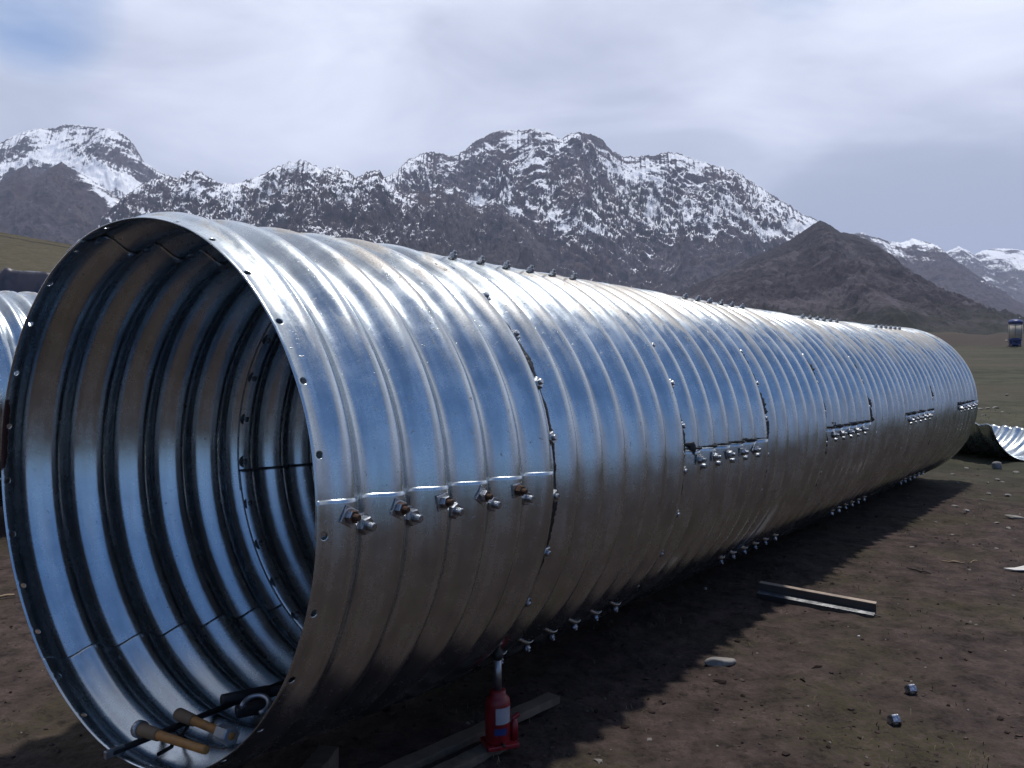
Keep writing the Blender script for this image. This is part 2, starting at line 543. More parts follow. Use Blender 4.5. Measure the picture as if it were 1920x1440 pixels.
# ------------------------------------------------------------ mountains
def mountain(name, label, D, sil, mat, front, seed, relief=0.16, nu_px=1.0, nd=220, back=0.55, wob=0.08,
             spur=None, snow=None, strata=0.0, jag=1.5, prof=1.15, base=-6.0, finel=1.0):
    """a ridge with its own relief: crest line through directions `sil` (x, y of the photo) at distance D"""
    sil = np.array(sil, float)
    xs = np.arange(sil[0, 0], sil[-1, 0] + nu_px, nu_px)
    ys = np.interp(xs, sil[:, 0], sil[:, 1])
    ys = ys + jag * (fbm(xs / 14.0, xs * 0 + seed, seed, 4, 0.6) + 0.8 * fbm(xs / 5.0, xs * 0 + seed + 3, seed + 2, 3, 0.6))
    a = (720 - ys) / F
    dyw = math.cos(PD) + a * math.sin(PD)
    dzw = -math.sin(PD) + a * math.cos(PD)
    tx = (xs - 960) / F / dyw                      # X / Y
    tz = dzw / dyw                                  # Z / Y
    Dr = D * (1 + wob * fbm(xs / 160.0, xs * 0 + 3.3, seed + 5, 3))
    Hr = np.maximum(tz * Dr + H, 1.0)
    vb = -np.linspace(1, 0, 14)[:-1] ** 1.0
    vf = np.linspace(0, 1, nd) ** 1.15
    v = np.concatenate([vb, vf])
    Yd = Dr[:, None] + np.where(v[None] < 0, -v[None] * back * D, -v[None] * front)
    X = tx[:, None] * Dr[:, None] * (0.35 + 0.65 * Yd / Dr[:, None])
    Y = Yd * np.ones_like(X)
    av = np.abs(v)[None]
    P = np.where(v[None] < 0, (1 - av) ** 1.1, (1 - av) ** prof)
    env = (1 - (1 - np.clip(av, 0, 1)) ** 4.5) * (1 - av) ** 0.5
    sc = spur or D * 0.10
    wx = X + sc * 0.35 * fbm(X / sc / 1.3, Y / sc / 1.3, seed + 40, 3)
    wy = Y + sc * 0.35 * fbm(X / sc / 1.3 + 9, Y / sc / 1.3 + 4, seed + 41, 3)
    rel = ridged(wx / sc, wy / sc / 2.2, seed, 5, 0.55) - 0.42
    rel2 = ridged(wx / sc * 3.3, wy / sc * 2.0, seed + 99, 5, 0.6) - 0.4
    hh = Hr.max()
    Z = Hr[:, None] * P
    amp = relief * (0.35 * hh + 0.65 * Hr[:, None])
    Z = Z + env * amp * (rel + 0.58 * rel2 * finel)
    rel3 = ridged(wx / sc * 10 + Z / sc * 3, wy / sc * 5 + Z / sc * 6, seed + 133, 4, 0.6) - 0.42
    Z = Z + env * amp * 0.12 * rel3 * finel
    if strata:
        q = (Z + 0.75 * X + 0.10 * hh * fbm(X / sc * .7, Y / sc * .7, seed + 7, 4)) / (hh * 0.045)
        saw = q - np.floor(q)
        Z = Z + env * strata * sstep(fbm(X / sc * 1.4, Y / sc * .6, seed + 8, 3), -.25, .3) * hh * 0.04 * (np.minimum(saw / 0.75, (1 - saw) / 0.25) - 0.5)
    # never rise through the crest's own skyline
    lim = tz[:, None] * Y + H
    ks = 0.006 * hh
    gapz = (lim - Z) / ks
    soft = lim - ks * np.where(gapz > 30, gapz, np.log1p(np.exp(np.clip(gapz, -60, 30))))
    fin3 = ridged(X / sc * 7 + 3, Y / sc * 4 + Z / sc * 4, seed + 150, 4, 0.6) - 0.35
    over = sstep(-gapz, -4, 3)
    soft = soft - over * env * hh * 0.05 * np.clip(0.75 - fin3, 0, 1.2)
    Z = np.where(v[None] > 0, soft, Z)
    Z = Z + base * sstep(av, 0.8, 1.0)
    at = {}
    # surface slope for snow lie
    du = np.stack([np.gradient(X, axis=0), np.gradient(Y, axis=0), np.gradient(Z, axis=0)], -1)
    dv_ = np.stack([np.gradient(X, axis=1), np.gradient(Y, axis=1), np.gradient(Z, axis=1)], -1)
    nn = np.cross(du, dv_)
    nn /= np.linalg.norm(nn, axis=-1, keepdims=True) + 1e-9
    nz = np.abs(nn[..., 2])
    px = xs[:, None] * np.ones_like(X)
    sn = np.zeros_like(X)
    if snow:
        sn = snow(px, Z / hh, nz, nn, X, Y, Z, sc)
        if D > 500:
            crest_ = np.exp(-(np.abs(v[None]) / 0.16) ** 2)
            sn = sn + 0.30 * (ridged(wx / sc * 1.6, wy / sc * 0.8, seed + 230, 3) < 0.30) * (1 - crest_) * 0.7 + (0.22 + 0.45 * crest_) * fbm(X / sc * 5, (Y + 2.2 * Z) / sc * 4, seed + 210, 5, 0.62) - 0.10 * crest_
            dip = (Z + 0.55 * X) / (0.012 * D) + 1.4 * fbm(X / sc, Z / sc, seed + 211, 3)
            sn = sn + 0.24 * gnoise(dip, (X - 0.5 * Z) / (0.06 * D), seed + 212) * (0.4 + sstep(fbm(X / sc * .6, Z / sc, seed + 213, 2), -0.3, 0.4))
    at['snow'] = sn.reshape(-1)
    at['hf'] = (Z / hh).reshape(-1)
    V = np.stack([X, Y, Z], -1).reshape(-1, 3)
    q_ = grid_quads(len(xs), len(v))
    me = np_mesh(name, V, q_[:, ::-1], attrs=at)
    return tag(link(name, me, mat), label, 'mountain', kind='structure')


def rock_mat(name, c1, c2, c3, scale, snowy=True, foot=None, footlim=(0.05, 0.25), bump=1.0):
    m, nt, b = new_mat(name)
    g = nt.nodes.new('ShaderNodeNewGeometry')
    p = g.outputs['Position']
    nb = noise(nt, p, 1.6 / scale, 5, 0.6, 0.3)
    nm = noise(nt, mapping(nt, p, (1, 1, 1.6)), 9.0 / scale, 7, 0.72, 0.5)
    nf = noise(nt, mapping(nt, p, (1, 1, 2.6), (0, 0, 0), (0.0, 0.35, 0)), 34.0 / scale, 6, 0.75, 0.3)
    col = mixc(nt, smooth(nt, nm, 0.36, 0.64), c1, c2)
    col = mixc(nt, mth(nt, 'MULTIPLY', smooth(nt, mth(nt, 'ADD', mth(nt, 'MULTIPLY', nb, 0.6), mth(nt, 'MULTIPLY', nm, 0.4)), 0.49, 0.60), 0.8), col, c3)
    col = mixc(nt, mth(nt, 'MULTIPLY', smooth(nt, nf, 0.42, 0.30), 0.55), col, tuple(x * 0.4 for x in c1))
    at = nt.nodes.new('ShaderNodeAttribute')
    at.attribute_name = 'hf'
    if foot:
        k = mth(nt, 'ADD', at.outputs['Fac'], mth(nt, 'MULTIPLY', mth(nt, 'SUBTRACT', nb, 0.5), 0.35))
        f = smooth(nt, k, footlim[1], footlim[0])
        col = mixc(nt, f, col, foot)
    if snowy:
        a2 = nt.nodes.new('ShaderNodeAttribute')
        a2.attribute_name = 'snow'
        k = mth(nt, 'ADD', a2.outputs['Fac'], mth(nt, 'ADD', mth(nt, 'MULTIPLY', mth(nt, 'SUBTRACT', nf, 0.5), 1.5), mth(nt, 'MULTIPLY', mth(nt, 'SUBTRACT', nm, 0.5), 0.7)))
        sf = smooth(nt, k, 0.45, 0.58)
        col = mixc(nt, sf, col, (0.78, 0.81, 0.88))
    nt.links.new(col, b.inputs['Base Color'])
    b.inputs['Roughness'].default_value = 0.9
    b.inputs['Specular IOR Level'].default_value = 0.1
    bp = nt.nodes.new('ShaderNodeBump')
    bp.inputs['Strength'].default_value = 0.8
    bp.inputs['Distance'].default_value = scale * 0.02 * bump
    nt.links.new(mth(nt, 'ADD', nm, mth(nt, 'MULTIPLY', nf, 0.35)), bp.inputs['Height'])
    nt.links.new(bp.outputs[0], b.inputs['Normal'])
    return m


M_PEAK = rock_mat('snowy_rock', (0.022, 0.020, 0.028), (0.105, 0.092, 0.112), (0.070, 0.048, 0.054), 300, True, (0.034, 0.031, 0.038), (-0.05, 0.30))
M_CRAG = rock_mat('dark_crag', (0.020, 0.017, 0.023), (0.082, 0.071, 0.085), (0.060, 0.044, 0.050), 200, True, (0.030, 0.027, 0.033), (0.0, 0.35))
M_HILL = rock_mat('brown_hill', (0.016, 0.013, 0.018), (0.034, 0.028, 0.035), (0.082, 0.073, 0.084), 110, True, (0.026, 0.027, 0.020), (0.02, 0.30))
M_GRASSHILL = rock_mat('grassy_slope', (0.052, 0.046, 0.030), (0.080, 0.070, 0.045), (0.064, 0.056, 0.038), 14, False, None)


def add_track(m):
    nt = m.node_tree; b = nt.nodes['Principled BSDF']
    src = b.inputs['Base Color'].links[0].from_socket
    a = nt.nodes.new('ShaderNodeAttribute'); a.attribute_name = 'snow'
    nt.links.new(mixc(nt, a.outputs['Fac'], src, (0.016, 0.012, 0.010)), b.inputs['Base Color'])


add_track(M_GRASSHILL)


def blob(px, hf, cx, cy, rx, ry):
    return np.exp(-(((px - cx) / rx) ** 2 + ((hf - cy) / ry) ** 2))


def line_field(px, hf, x0, h0, x1, h1, wdt):
    """soft band along a line in (photo column, height) of the mountain face"""
    dx, dh = (x1 - x0), (h1 - h0) * 400.0
    ll = dx * dx + dh * dh
    t = np.clip(((px - x0) * dx + (hf - h0) * 400.0 * dh) / ll, 0, 1)
    dd = np.hypot(px - x0 - t * dx, (hf - h0) * 400.0 - t * dh)
    return np.exp(-(dd / wdt) ** 2)


def snow_main(px, hf, nz, nn, X, Y, Z, sc):
    n = fbm(X / sc * 0.8, Y / sc * 0.8 + Z / sc, 301, 5)
    s = 0.60 + 0.04 * (hf - 0.62) + 1.3 * (nz - 0.66) + 0.46 * n - 0.14 * sstep(hf, 0.85, 1.0)
    s += 0.22 * line_field(px, hf, 1000, 0.80, 1040, 0.45, 26) + 0.25 * line_field(px, hf, 1180, 0.78, 1210, 0.55, 16)
    s += 0.55 * line_field(px, hf, 1400, 0.42, 1500, 0.50, 16) + 0.3 * line_field(px, hf, 890, 0.62, 915, 0.52, 14)
    s += 0.25 * blob(px, hf, 1040, 0.42, 60, 0.06)
    s += 0.5 * sstep(hf, 0.97, 1.0) * (px > 1170) * (px < 1240)
    s -= 0.55 * (1 - sstep(hf, 0.30, 0.50))
    return s


def snow_crag(px, hf, nz, nn, X, Y, Z, sc):
    n = fbm(X / sc * 0.8, Y / sc * 0.8 + Z / sc, 302, 5)
    s = 0.48 + 0.6 * (hf - 0.60) + 1.1 * (nz - 0.70) + 0.35 * n
    s -= 0.35 * sstep(px, 720, 900)
    s += 0.25 * blob(px, hf, 420, 0.72, 90, 0.10)
    return s


def snow_left(px, hf, nz, nn, X, Y, Z, sc):
    n = fbm(X / sc * 0.7, Y / sc * 0.7 + Z / sc, 303, 5)
    s = 0.42 + 0.3 * (hf - 0.62) + 1.2 * (nz - 0.70) + 0.5 * n
    s += 0.55 * line_field(px, hf, 30, 0.72, 120, 0.86, 14) + 0.6 * line_field(px, hf, 110, 0.80, 300, 0.58, 20)
    s += 0.2 * sstep(px, 250, 330)
    return s


def snow_leftfront(px, hf, nz, nn, X, Y, Z, sc):
    n = fbm(X / sc * 0.9, Y / sc * 0.9 + Z / sc, 304, 5)
    s = -0.15 + 0.4 * (hf - 0.6) + 0.5 * (nz - 0.70) + 0.3 * n
    s += 0.75 * sstep(px, 105, 125) * sstep(hf, 0.0, 0.3) * line_field(px, hf, 118, 1.0, 290, 0.60, 17)
    return s


def snow_far(px, hf, nz, nn, X, Y, Z, sc):
    n = fbm(X / sc * 0.8, Y / sc * 0.8 + Z / sc, 305, 5)
    return 0.30 + 1.3 * (hf - 0.72) + 0.8 * (nz - 0.7) + 0.3 * n


def snow_shoulder(px, hf, nz, nn, X, Y, Z, sc):
    n = fbm(X / sc * 0.8, Y / sc * 0.8 + Z / sc, 306, 5)
    return 0.30 + 1.2 * (hf - 0.85) + 0.8 * (nz - 0.7) + 0.35 * n + 0.7 * blob(px, hf, 1700, 0.98, 30, 0.07)


mountain('mountain', 'distant snow-capped ridge half lost in cloud at the far right', 6500,
         [(1700, 500), (1740, 480), (1777, 471), (1797, 462), (1817, 471), (1827, 478), (1840, 470), (1868, 466), (1897, 466), (1920, 470), (1980, 462), (2040, 480), (2120, 470), (2250, 520)],
         M_PEAK, 2600, 11, 0.15, 1.5, 150, snow=snow_far, jag=1.2)
mountain('mountain', 'snow-dusted brown ridge falling away behind the dark pyramid-shaped hill', 3900,
         [(1480, 520), (1560, 470), (1600, 440), (1613, 435), (1633, 443), (1650, 447), (1667, 453), (1690, 455), (1712, 447), (1730, 453), (1747, 456), (1763, 463), (1780, 480), (1813, 503), (1847, 527), (1873, 551), (1920, 573), (1990, 600), (2080, 622)],
         M_CRAG, 1500, 12, 0.15, 1.0, 170, snow=snow_shoulder, jag=2.0)
mountain('mountain', 'broad rugged grey massif streaked with snow, highest behind the middle of the pipe', 3300,
         [(560, 470), (620, 400), (680, 352), (720, 335), (740, 322), (765, 300), (790, 289), (805, 285), (825, 287), (845, 293), (860, 290), (880, 273), (900, 260), (930, 246), (950, 242), (975, 245), (990, 243), (1005, 240), (1025, 248), (1050, 260), (1060, 255), (1075, 250), (1090, 248), (1110, 252), (1130, 262), (1150, 286), (1170, 293), (1200, 293), (1235, 290), (1250, 285), (1270, 286), (1300, 298), (1340, 310), (1380, 320), (1400, 335), (1440, 360), (1480, 385), (1510, 405), (1530, 410), (1560, 440), (1620, 490), (1700, 560)],
         M_PEAK, 1250, 13, 0.23, 1.0, 330, snow=snow_main, strata=0.8, jag=3.4, prof=1.05, spur=330)
mountain('mountain', 'snowy rounded summit at the far left with a white shoulder', 3900,
         [(-260, 380), (-180, 330), (-90, 300), (0, 267), (20, 258), (45, 246), (60, 243), (75, 240), (90, 241), (105, 240), (120, 233), (140, 234), (160, 237), (190, 240), (215, 243), (235, 255), (250, 270), (260, 286), (270, 304), (285, 313), (310, 328), (345, 350), (390, 375), (450, 410)],
         M_PEAK, 1500, 14, 0.14, 1.0, 240, snow=snow_left, strata=0.35, jag=2.4)
mountain('mountain', 'jagged dark crags dusted with snow running from the left summit to the middle', 2600,
         [(180, 430), (230, 370), (265, 345), (290, 335), (310, 328), (335, 332), (345, 323), (370, 319), (385, 328), (410, 342), (440, 345), (460, 339), (490, 328), (520, 312), (545, 303), (565, 299), (590, 308), (605, 319), (620, 313), (632, 311), (645, 320), (655, 321), (665, 334), (680, 326), (700, 320), (712, 320), (722, 335), (735, 350), (752, 362), (765, 366), (783, 356), (800, 364), (815, 352), (827, 343), (840, 352), (853, 352), (873, 375), (890, 388), (905, 385), (927, 372), (940, 387), (960, 407), (993, 430), (1010, 453), (1033, 467), (1060, 500), (1087, 523), (1130, 560)],
         M_CRAG, 950, 15, 0.26, 1.0, 300, snow=snow_crag, jag=4.0, prof=1.0, spur=210)
mountain('mountain', 'dark triangular foothill below the left summit with a snowy right flank', 2900,
         [(-240, 420), (-120, 380), (-50, 362), (0, 345), (14, 332), (30, 322), (50, 308), (58, 325), (68, 334), (90, 318), (115, 303), (140, 318), (170, 337), (200, 356), (235, 378), (277, 407), (300, 420), (340, 440), (400, 475)],
         M_CRAG, 1000, 16, 0.16, 1.0, 220, snow=snow_leftfront, jag=1.6, prof=1.0, spur=230)
mountain('mountain', 'dark brown pyramid-shaped hill without snow on the right', 1500,
         [(1060, 575), (1150, 560), (1230, 552), (1280, 546), (1310, 530), (1350, 514), (1400, 487), (1440, 470), (1480, 451), (1505, 434), (1525, 420), (1538, 413), (1555, 421), (1575, 435), (1600, 439), (1625, 449), (1650, 463), (1680, 489), (1720, 517), (1760, 543), (1800, 560), (1850, 585), (1900, 606), (1960, 620), (2060, 630)],
         M_HILL, 780, 17, 0.17, 1.0, 260, jag=1.4, prof=1.25, spur=130, wob=0.05)


def build_grass_hill():
    sil = [(-700, 300), (-300, 380), (-100, 420), (0, 435), (60, 446), (130, 458), (200, 470), (300, 495), (420, 540), (560, 600), (660, 640)]
    def band(px, hf, nz, nn, X, Y, Z, sc):
        cz = Z.max(axis=1, keepdims=True)
        return np.exp(-((cz - Z - 1.15 + 0.12 * fbm(px / 30, px * 0, 5, 3)) / 0.17) ** 2) * sstep(px, -900, -200) * 0.95 + 0.5 * np.exp(-((cz - Z - 2.9 - 0.2 * fbm(px / 12, px * 0, 8, 3)) / 0.10) ** 2) * sstep(fbm(px / 25, Z * 0, 6, 3), 0.05, 0.3)
    o = mountain('hill', 'dull olive grass slope rising at the left behind the pipes', 170, sil, M_GRASSHILL, 120, 18, 0.015, 2.0, 120, jag=0.5, prof=1.1, spur=30, snow=band, wob=0.02, base=-0.6)
    # a dirt track cut along the slope: real step in the surface
    me = o.data
    n = len(me.vertices)
    return o


build_grass_hill()


# ------------------------------------------------------------ pipe geometry
PQ = dict(c=(-1.3143, 2.8431, -0.4991 + H), yaw=0.6214, pit=-0.0519, R=0.9356, a2=0.0121, b2=-0.0233, a3=0.0009, b3=0.0065, A2=-0.0108, B2=0.0016, bu=0.2063, br=0.3056)
PITCH, DEPTH, RW, TH = 0.2, 0.058, 1.2, 0.003


class Pipe:
    def __init__(self, q):
        self.q = q
        y, p = q['yaw'], q['pit']
        self.a = np.array([math.sin(y) * math.cos(p), math.cos(y) * math.cos(p), math.sin(p)])
        self.r = np.array([math.cos(y), -math.sin(y), 0.0])
        self.u = np.cross(self.r, self.a)
        self.c = np.array(q['c'])

    def pt(self, s, th, off=0.0, flat=False):
        q = self.q
        s, th = np.broadcast_arrays(np.asarray(s, float), np.asarray(th, float))
        w = np.clip(1 - s / 3.6, 0, 1); k = 1 - w
        ra = q['R'] * (1 + (q['a2'] * w + q['A2'] * k) * np.cos(2 * th) + (q['b2'] * w + q['B2'] * k) * np.sin(2 * th) + w * (q['a3'] * np.cos(3 * th) + q['b3'] * np.sin(3 * th)))
        ra = ra - 0.024 * (1 - sstep(s, 0.05, 1.25)) * sstep(s, 0.0, 0.07) * q.get('rimk', 1.0)
        if not flat:
            ra = ra + DEPTH * 0.5 * (1 - np.cos(2 * np.pi * s / PITCH))
        ra = ra + off
        bend = (self.u * q['bu'] + self.r * q['br'])
        return self.c + self.a * s[..., None] + bend * ((s / 10) ** 2)[..., None] + ra[..., None] * (np.cos(th)[..., None] * self.r + np.sin(th)[..., None] * self.u)

    def frame(self, s, th, off=0.0):
        """matrix whose z axis points out of the pipe wall"""
        e = 1e-3
        p = self.pt(s, th, off)
        z = self.pt(s, th, off + 0.1) - p
        z /= np.linalg.norm(z)
        x = self.a
        y = np.cross(z, x); y /= np.linalg.norm(y)
        x = np.cross(y, z)
        M = Matrix(((x[0], y[0], z[0], p[0]), (x[1], y[1], z[1], p[1]), (x[2], y[2], z[2], p[2]), (0, 0, 0, 1)))
        return M


def plate_mesh(P, s0, s1, t_up, t_dn, ds, dt, ring_off, holes=None, first=False, lapdeg=7.0, wav=0):
    """one curved corrugated plate; outer at its upper edge, tucked under its neighbour at the lower one"""
    ns = max(2, int(round((s1 - s0) / ds)) + 1)
    ss = np.linspace(s0, s1, ns)
    nt_ = max(2, int(round((t_up - t_dn) / dt)) + 1)
    tt = np.linspace(t_dn, t_up, nt_)
    SS, TT = np.meshgrid(ss, tt, indexing='ij')
    prog = (TT - t_dn) / (t_up - t_dn)
    off = ring_off * (SS - s0) / (s1 - s0) + 0.0055 * np.clip((prog - 0.08) / 0.84, 0, 1)
    off = off + 0.0022 * fbm(SS * 2.2 + wav, TT * 2.0, 71 + wav, 2)
    V = P.pt(SS, TT, off).reshape(-1, 3)
    UV = np.stack([SS, TT * P.q['R']], -1).reshape(-1, 2)
    mask = np.ones((ns - 1, nt_ - 1), bool)
    extraV, extraUV, extraQ = [], [], []
    base = len(V)
    if holes:
        for hs, ht in holes:
            i = int(round((hs - s0) / ds)) - 2
            j = int(np.argmin(np.abs(tt - ht))) - 2
            if i < 0 or j < 0 or i + 4 > ns - 1 or j + 4 > nt_ - 1:
                continue
            mask[i:i + 4, j:j + 4] = False
            per = [(i + k, j) for k in range(4)] + [(i + 4, j + k) for k in range(4)] + [(i + 4 - k, j + 4) for k in range(4)] + [(i, j + 4 - k) for k in range(4)]
            cs, ct = ss[i + 2], tt[j + 2]
            Rr = P.q['R']
            rad = 0.0105
            ring0 = []
            for (a, b_) in per:
                dx = ss[a] - cs; dy = (tt[b_] - ct) * Rr
                l = math.hypot(dx, dy)
                for kk, rr in enumerate((rad * 1.3, rad)):
                    qs = cs + dx / l * rr; qt = ct + dy / l * rr / Rr
                    pr = (qt - t_dn) / (t_up - t_dn)
                    o = ring_off * (qs - s0) / (s1 - s0) + 0.0055 * min(1, max(0, (pr - 0.08) / 0.84)) + 0.0022 * float(fbm(np.array([qs * 2.2 + wav]), np.array([qt * 2.0]), 71 + wav, 2)[0])
                    extraV.append(P.pt(qs, qt, o)); extraUV.append((qs, qt * Rr))
            n0 = base + len(extraV) - 32
            for k in range(16):
                k2 = (k + 1) % 16
                g0 = per[k][0] * nt_ + per[k][1]; g1 = per[k2][0] * nt_ + per[k2][1]
                extraQ.append((g0, g1, n0 + 2 * k2, n0 + 2 * k))
                extraQ.append((n0 + 2 * k, n0 + 2 * k2, n0 + 2 * k2 + 1, n0 + 2 * k + 1))
    Q = grid_quads(ns, nt_)[mask.ravel()]
    if extraV:
        V = np.concatenate([V, np.array(extraV)]); UV = np.concatenate([UV, np.array(extraUV)])
        Q = np.concatenate([Q, np.array(extraQ)])
    return np_mesh('plate', V, Q, uv=UV)


def add_plate(P, parent, *a, **k):
    me = plate_mesh(P, *a, **k)
    o = link('plate', me, M_GALV, parent)
    md = o.modifiers.new('thick', 'SOLIDIFY')
    md.thickness = TH
    md.offset = 0
    return o


# bolts ------------------------------------------------------------
def bolt_mesh(kind):
    bm = bmesh.new()
    nut = 0.026
    prof = [(nut * 0.90, 0.0), (nut, 0.003), (nut, 0.021), (nut * 0.88, 0.025)]
    lathe(bm, prof, 6)
    st = 0.0125
    ln = {'lap': 0.047, 'seam': 0.036, 'crown': 0.044, 'low': 0.040}[kind]
    lathe(bm, [(st, 0.024), (st, ln - 0.003), (st * 0.8, ln)], 14)
    # round head on the inside of the pipe
    if kind != 'seam':
        lathe(bm, [(0.012, -0.026), (0.022, -0.022), (0.024, -0.012), (0.012, -0.0115), (0.0115, 0.0)], 12)
    else:
        lathe(bm, [(0.008, -0.019), (0.014, -0.016), (0.0145, -0.012), (0.010, -0.0115), (0.0105, 0.0)], 12)
    # flanged round washer
    lathe(bm, [(0.032, -0.0035), (0.032, -0.0005), (0.028, 0.0005)], 16)
    me = bpy.data.meshes.new('bolt')
    bmesh.ops.recalc_face_normals(bm, faces=bm.faces[:])
    bm.to_mesh(me)
    bm.free()
    return me


def washer_mesh():
    bm = bmesh.new()
    box(bm, 0.066, 0.062, 0.006, T(0, 0, -0.004), 0.0015)
    me = bpy.data.meshes.new('washer')
    bm.to_mesh(me); bm.free()
    me.materials.append(M_ZINC)
    return me


BM = {k: bolt_mesh(k) for k in ('lap', 'seam', 'crown', 'low')}
for k in BM: BM[k].materials.append(M_ZINC)
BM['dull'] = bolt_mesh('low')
BM['rusty'] = bolt_mesh('lap')
BM['rusty'].materials.append(M_ZINC); BM['rusty'].materials.append(M_RUST)
for p_ in BM['rusty'].polygons:
    c_ = p_.center
    if c_.z > 0.0235 or (c_.z > 0.001 and (c_.x > 0.012 or c_.y < -0.018)): p_.material_index = 1
WM = washer_mesh()
M_DKZINC = simple('dark_zinc', (0.26, 0.27, 0.31), 0.30, 0.9, 0.6, 60, 0.3)
BM['dull'].materials.append(M_DKZINC)  # darker copy for underside bolts, their shade put into the colour
for p_ in BM['seam'].polygons: pass


def put_bolts(P, parent, spec):
    """spec: (s, theta, kind, washer, offset). The hundred nearest become parts, the rest one part."""
    rest = bmesh.new()
    camp = np.array([0, 0, H])

    def vis(sp):
        p = P.pt(sp[0], sp[1])
        dd = np.linalg.norm(p - camp)
        n = P.pt(sp[0], sp[1], 0.1) - p
        n /= np.linalg.norm(n)
        facing = np.dot(n, camp - p) / dd
        return dd + (0 if facing > -0.12 else 100)
    spec = sorted(spec, key=vis)
    k = 0
    for sp in spec:
        s, th, kind, wsh, off = sp
        M = P.frame(s, th, off) @ Matrix.Rotation(random.uniform(0, math.pi), 4, 'Z') @ Matrix.Rotation(random.uniform(-.05, .05), 4, 'X')
        if wsh: M = M @ Matrix.Scale(0.80, 4)
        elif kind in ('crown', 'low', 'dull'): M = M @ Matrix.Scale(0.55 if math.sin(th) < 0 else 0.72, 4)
        elif kind == 'lap': M = M @ Matrix.Scale(1.08, 4)
        if k < 100:
            b_ = link('bolt', BM[kind], None, parent)
            b_.matrix_basis = M
            if kind == 'rusty':
                b_['label'] = 'rusty brown bolt end'
            if wsh:
                w_ = link('washer', WM, None, b_)
                w_.matrix_local = Matrix.Rotation(random.uniform(-.3, .3), 4, 'Z')
        else:
            tmp = bmesh.new()
            tmp.from_mesh(BM[kind if kind != 'rusty' else 'lap'])
            bmesh.ops.transform(tmp, matrix=M, verts=tmp.verts[:])
            mtmp = bpy.data.meshes.new('tmp')
            tmp.to_mesh(mtmp); tmp.free()
            rest.from_mesh(mtmp)
            bpy.data.meshes.remove(mtmp)
        k += 1
    if k > 100:
        o = bm_obj('bolt', rest, M_ZINC, parent)
        o['kind'] = 'stuff'


def sealant(P, parent, pts, wid=0.007, seed=0, hgt=0.004, gaps=0.0, label=None):
    """an irregular smeared bead following (s, theta) points over the corrugated wall"""
    pts = np.array(pts, float)
    seg = np.hypot(np.diff(pts[:, 0]), np.diff(pts[:, 1]) * 0.94)
    cum = np.concatenate([[0], np.cumsum(seg)])
    n = max(8, int(cum[-1] / 0.006))
    tt = np.linspace(0, cum[-1], n)
    s = np.interp(tt, cum, pts[:, 0]); th = np.interp(tt, cum, pts[:, 1])
    s = s + 0.0035 * fbm(tt * 18 + seed * 5.1, tt * 0, seed + 500, 3)
    wd = wid * np.clip(0.75 + 1.3 * fbm(tt * 7 + seed * 3.7, tt * 0 + 2, seed + 501, 4) + 1.4 * np.maximum(0, fbm(tt * 3.1, tt * 0 + 5 + seed, seed + 505, 2)) ** 1.0, 0.25, 3.4)
    # taper ends
    wd = wd * np.clip(np.minimum(tt, cum[-1] - tt) / 0.03, 0.15, 1)
    ds = np.gradient(s); dt_ = np.gradient(th) * 0.94
    l = np.hypot(ds, dt_) + 1e-9
    nx, ny = -dt_ / l, ds / l
    rows = []
    prof = [(-1, -0.002), (-0.8, 0.75), (-0.2, 1.0), (0.3, 0.9), (0.8, 0.7), (1, -0.002)]
    wl = 1 + 0.5 * fbm(tt * 60, tt * 0 + 1, seed + 503, 2); wr = 1 + 0.5 * fbm(tt * 60, tt * 0 + 9, seed + 504, 2)
    for pr, hh in prof:
        ww = wd * (wl if pr < 0 else wr) * pr
        rows.append(P.pt(s + nx * ww, th + ny * ww / 0.94, 0.0155 + hgt * hh * np.clip(wd / wid, .4, 1.6)))
    V = np.stack(rows, 1).reshape(-1, 3)
    me = np_mesh('sealant_bead', V, grid_quads(n, len(prof)))
    o = link('sealant_bead', me, M_TAR, parent)
    return o


D2R = math.pi / 180


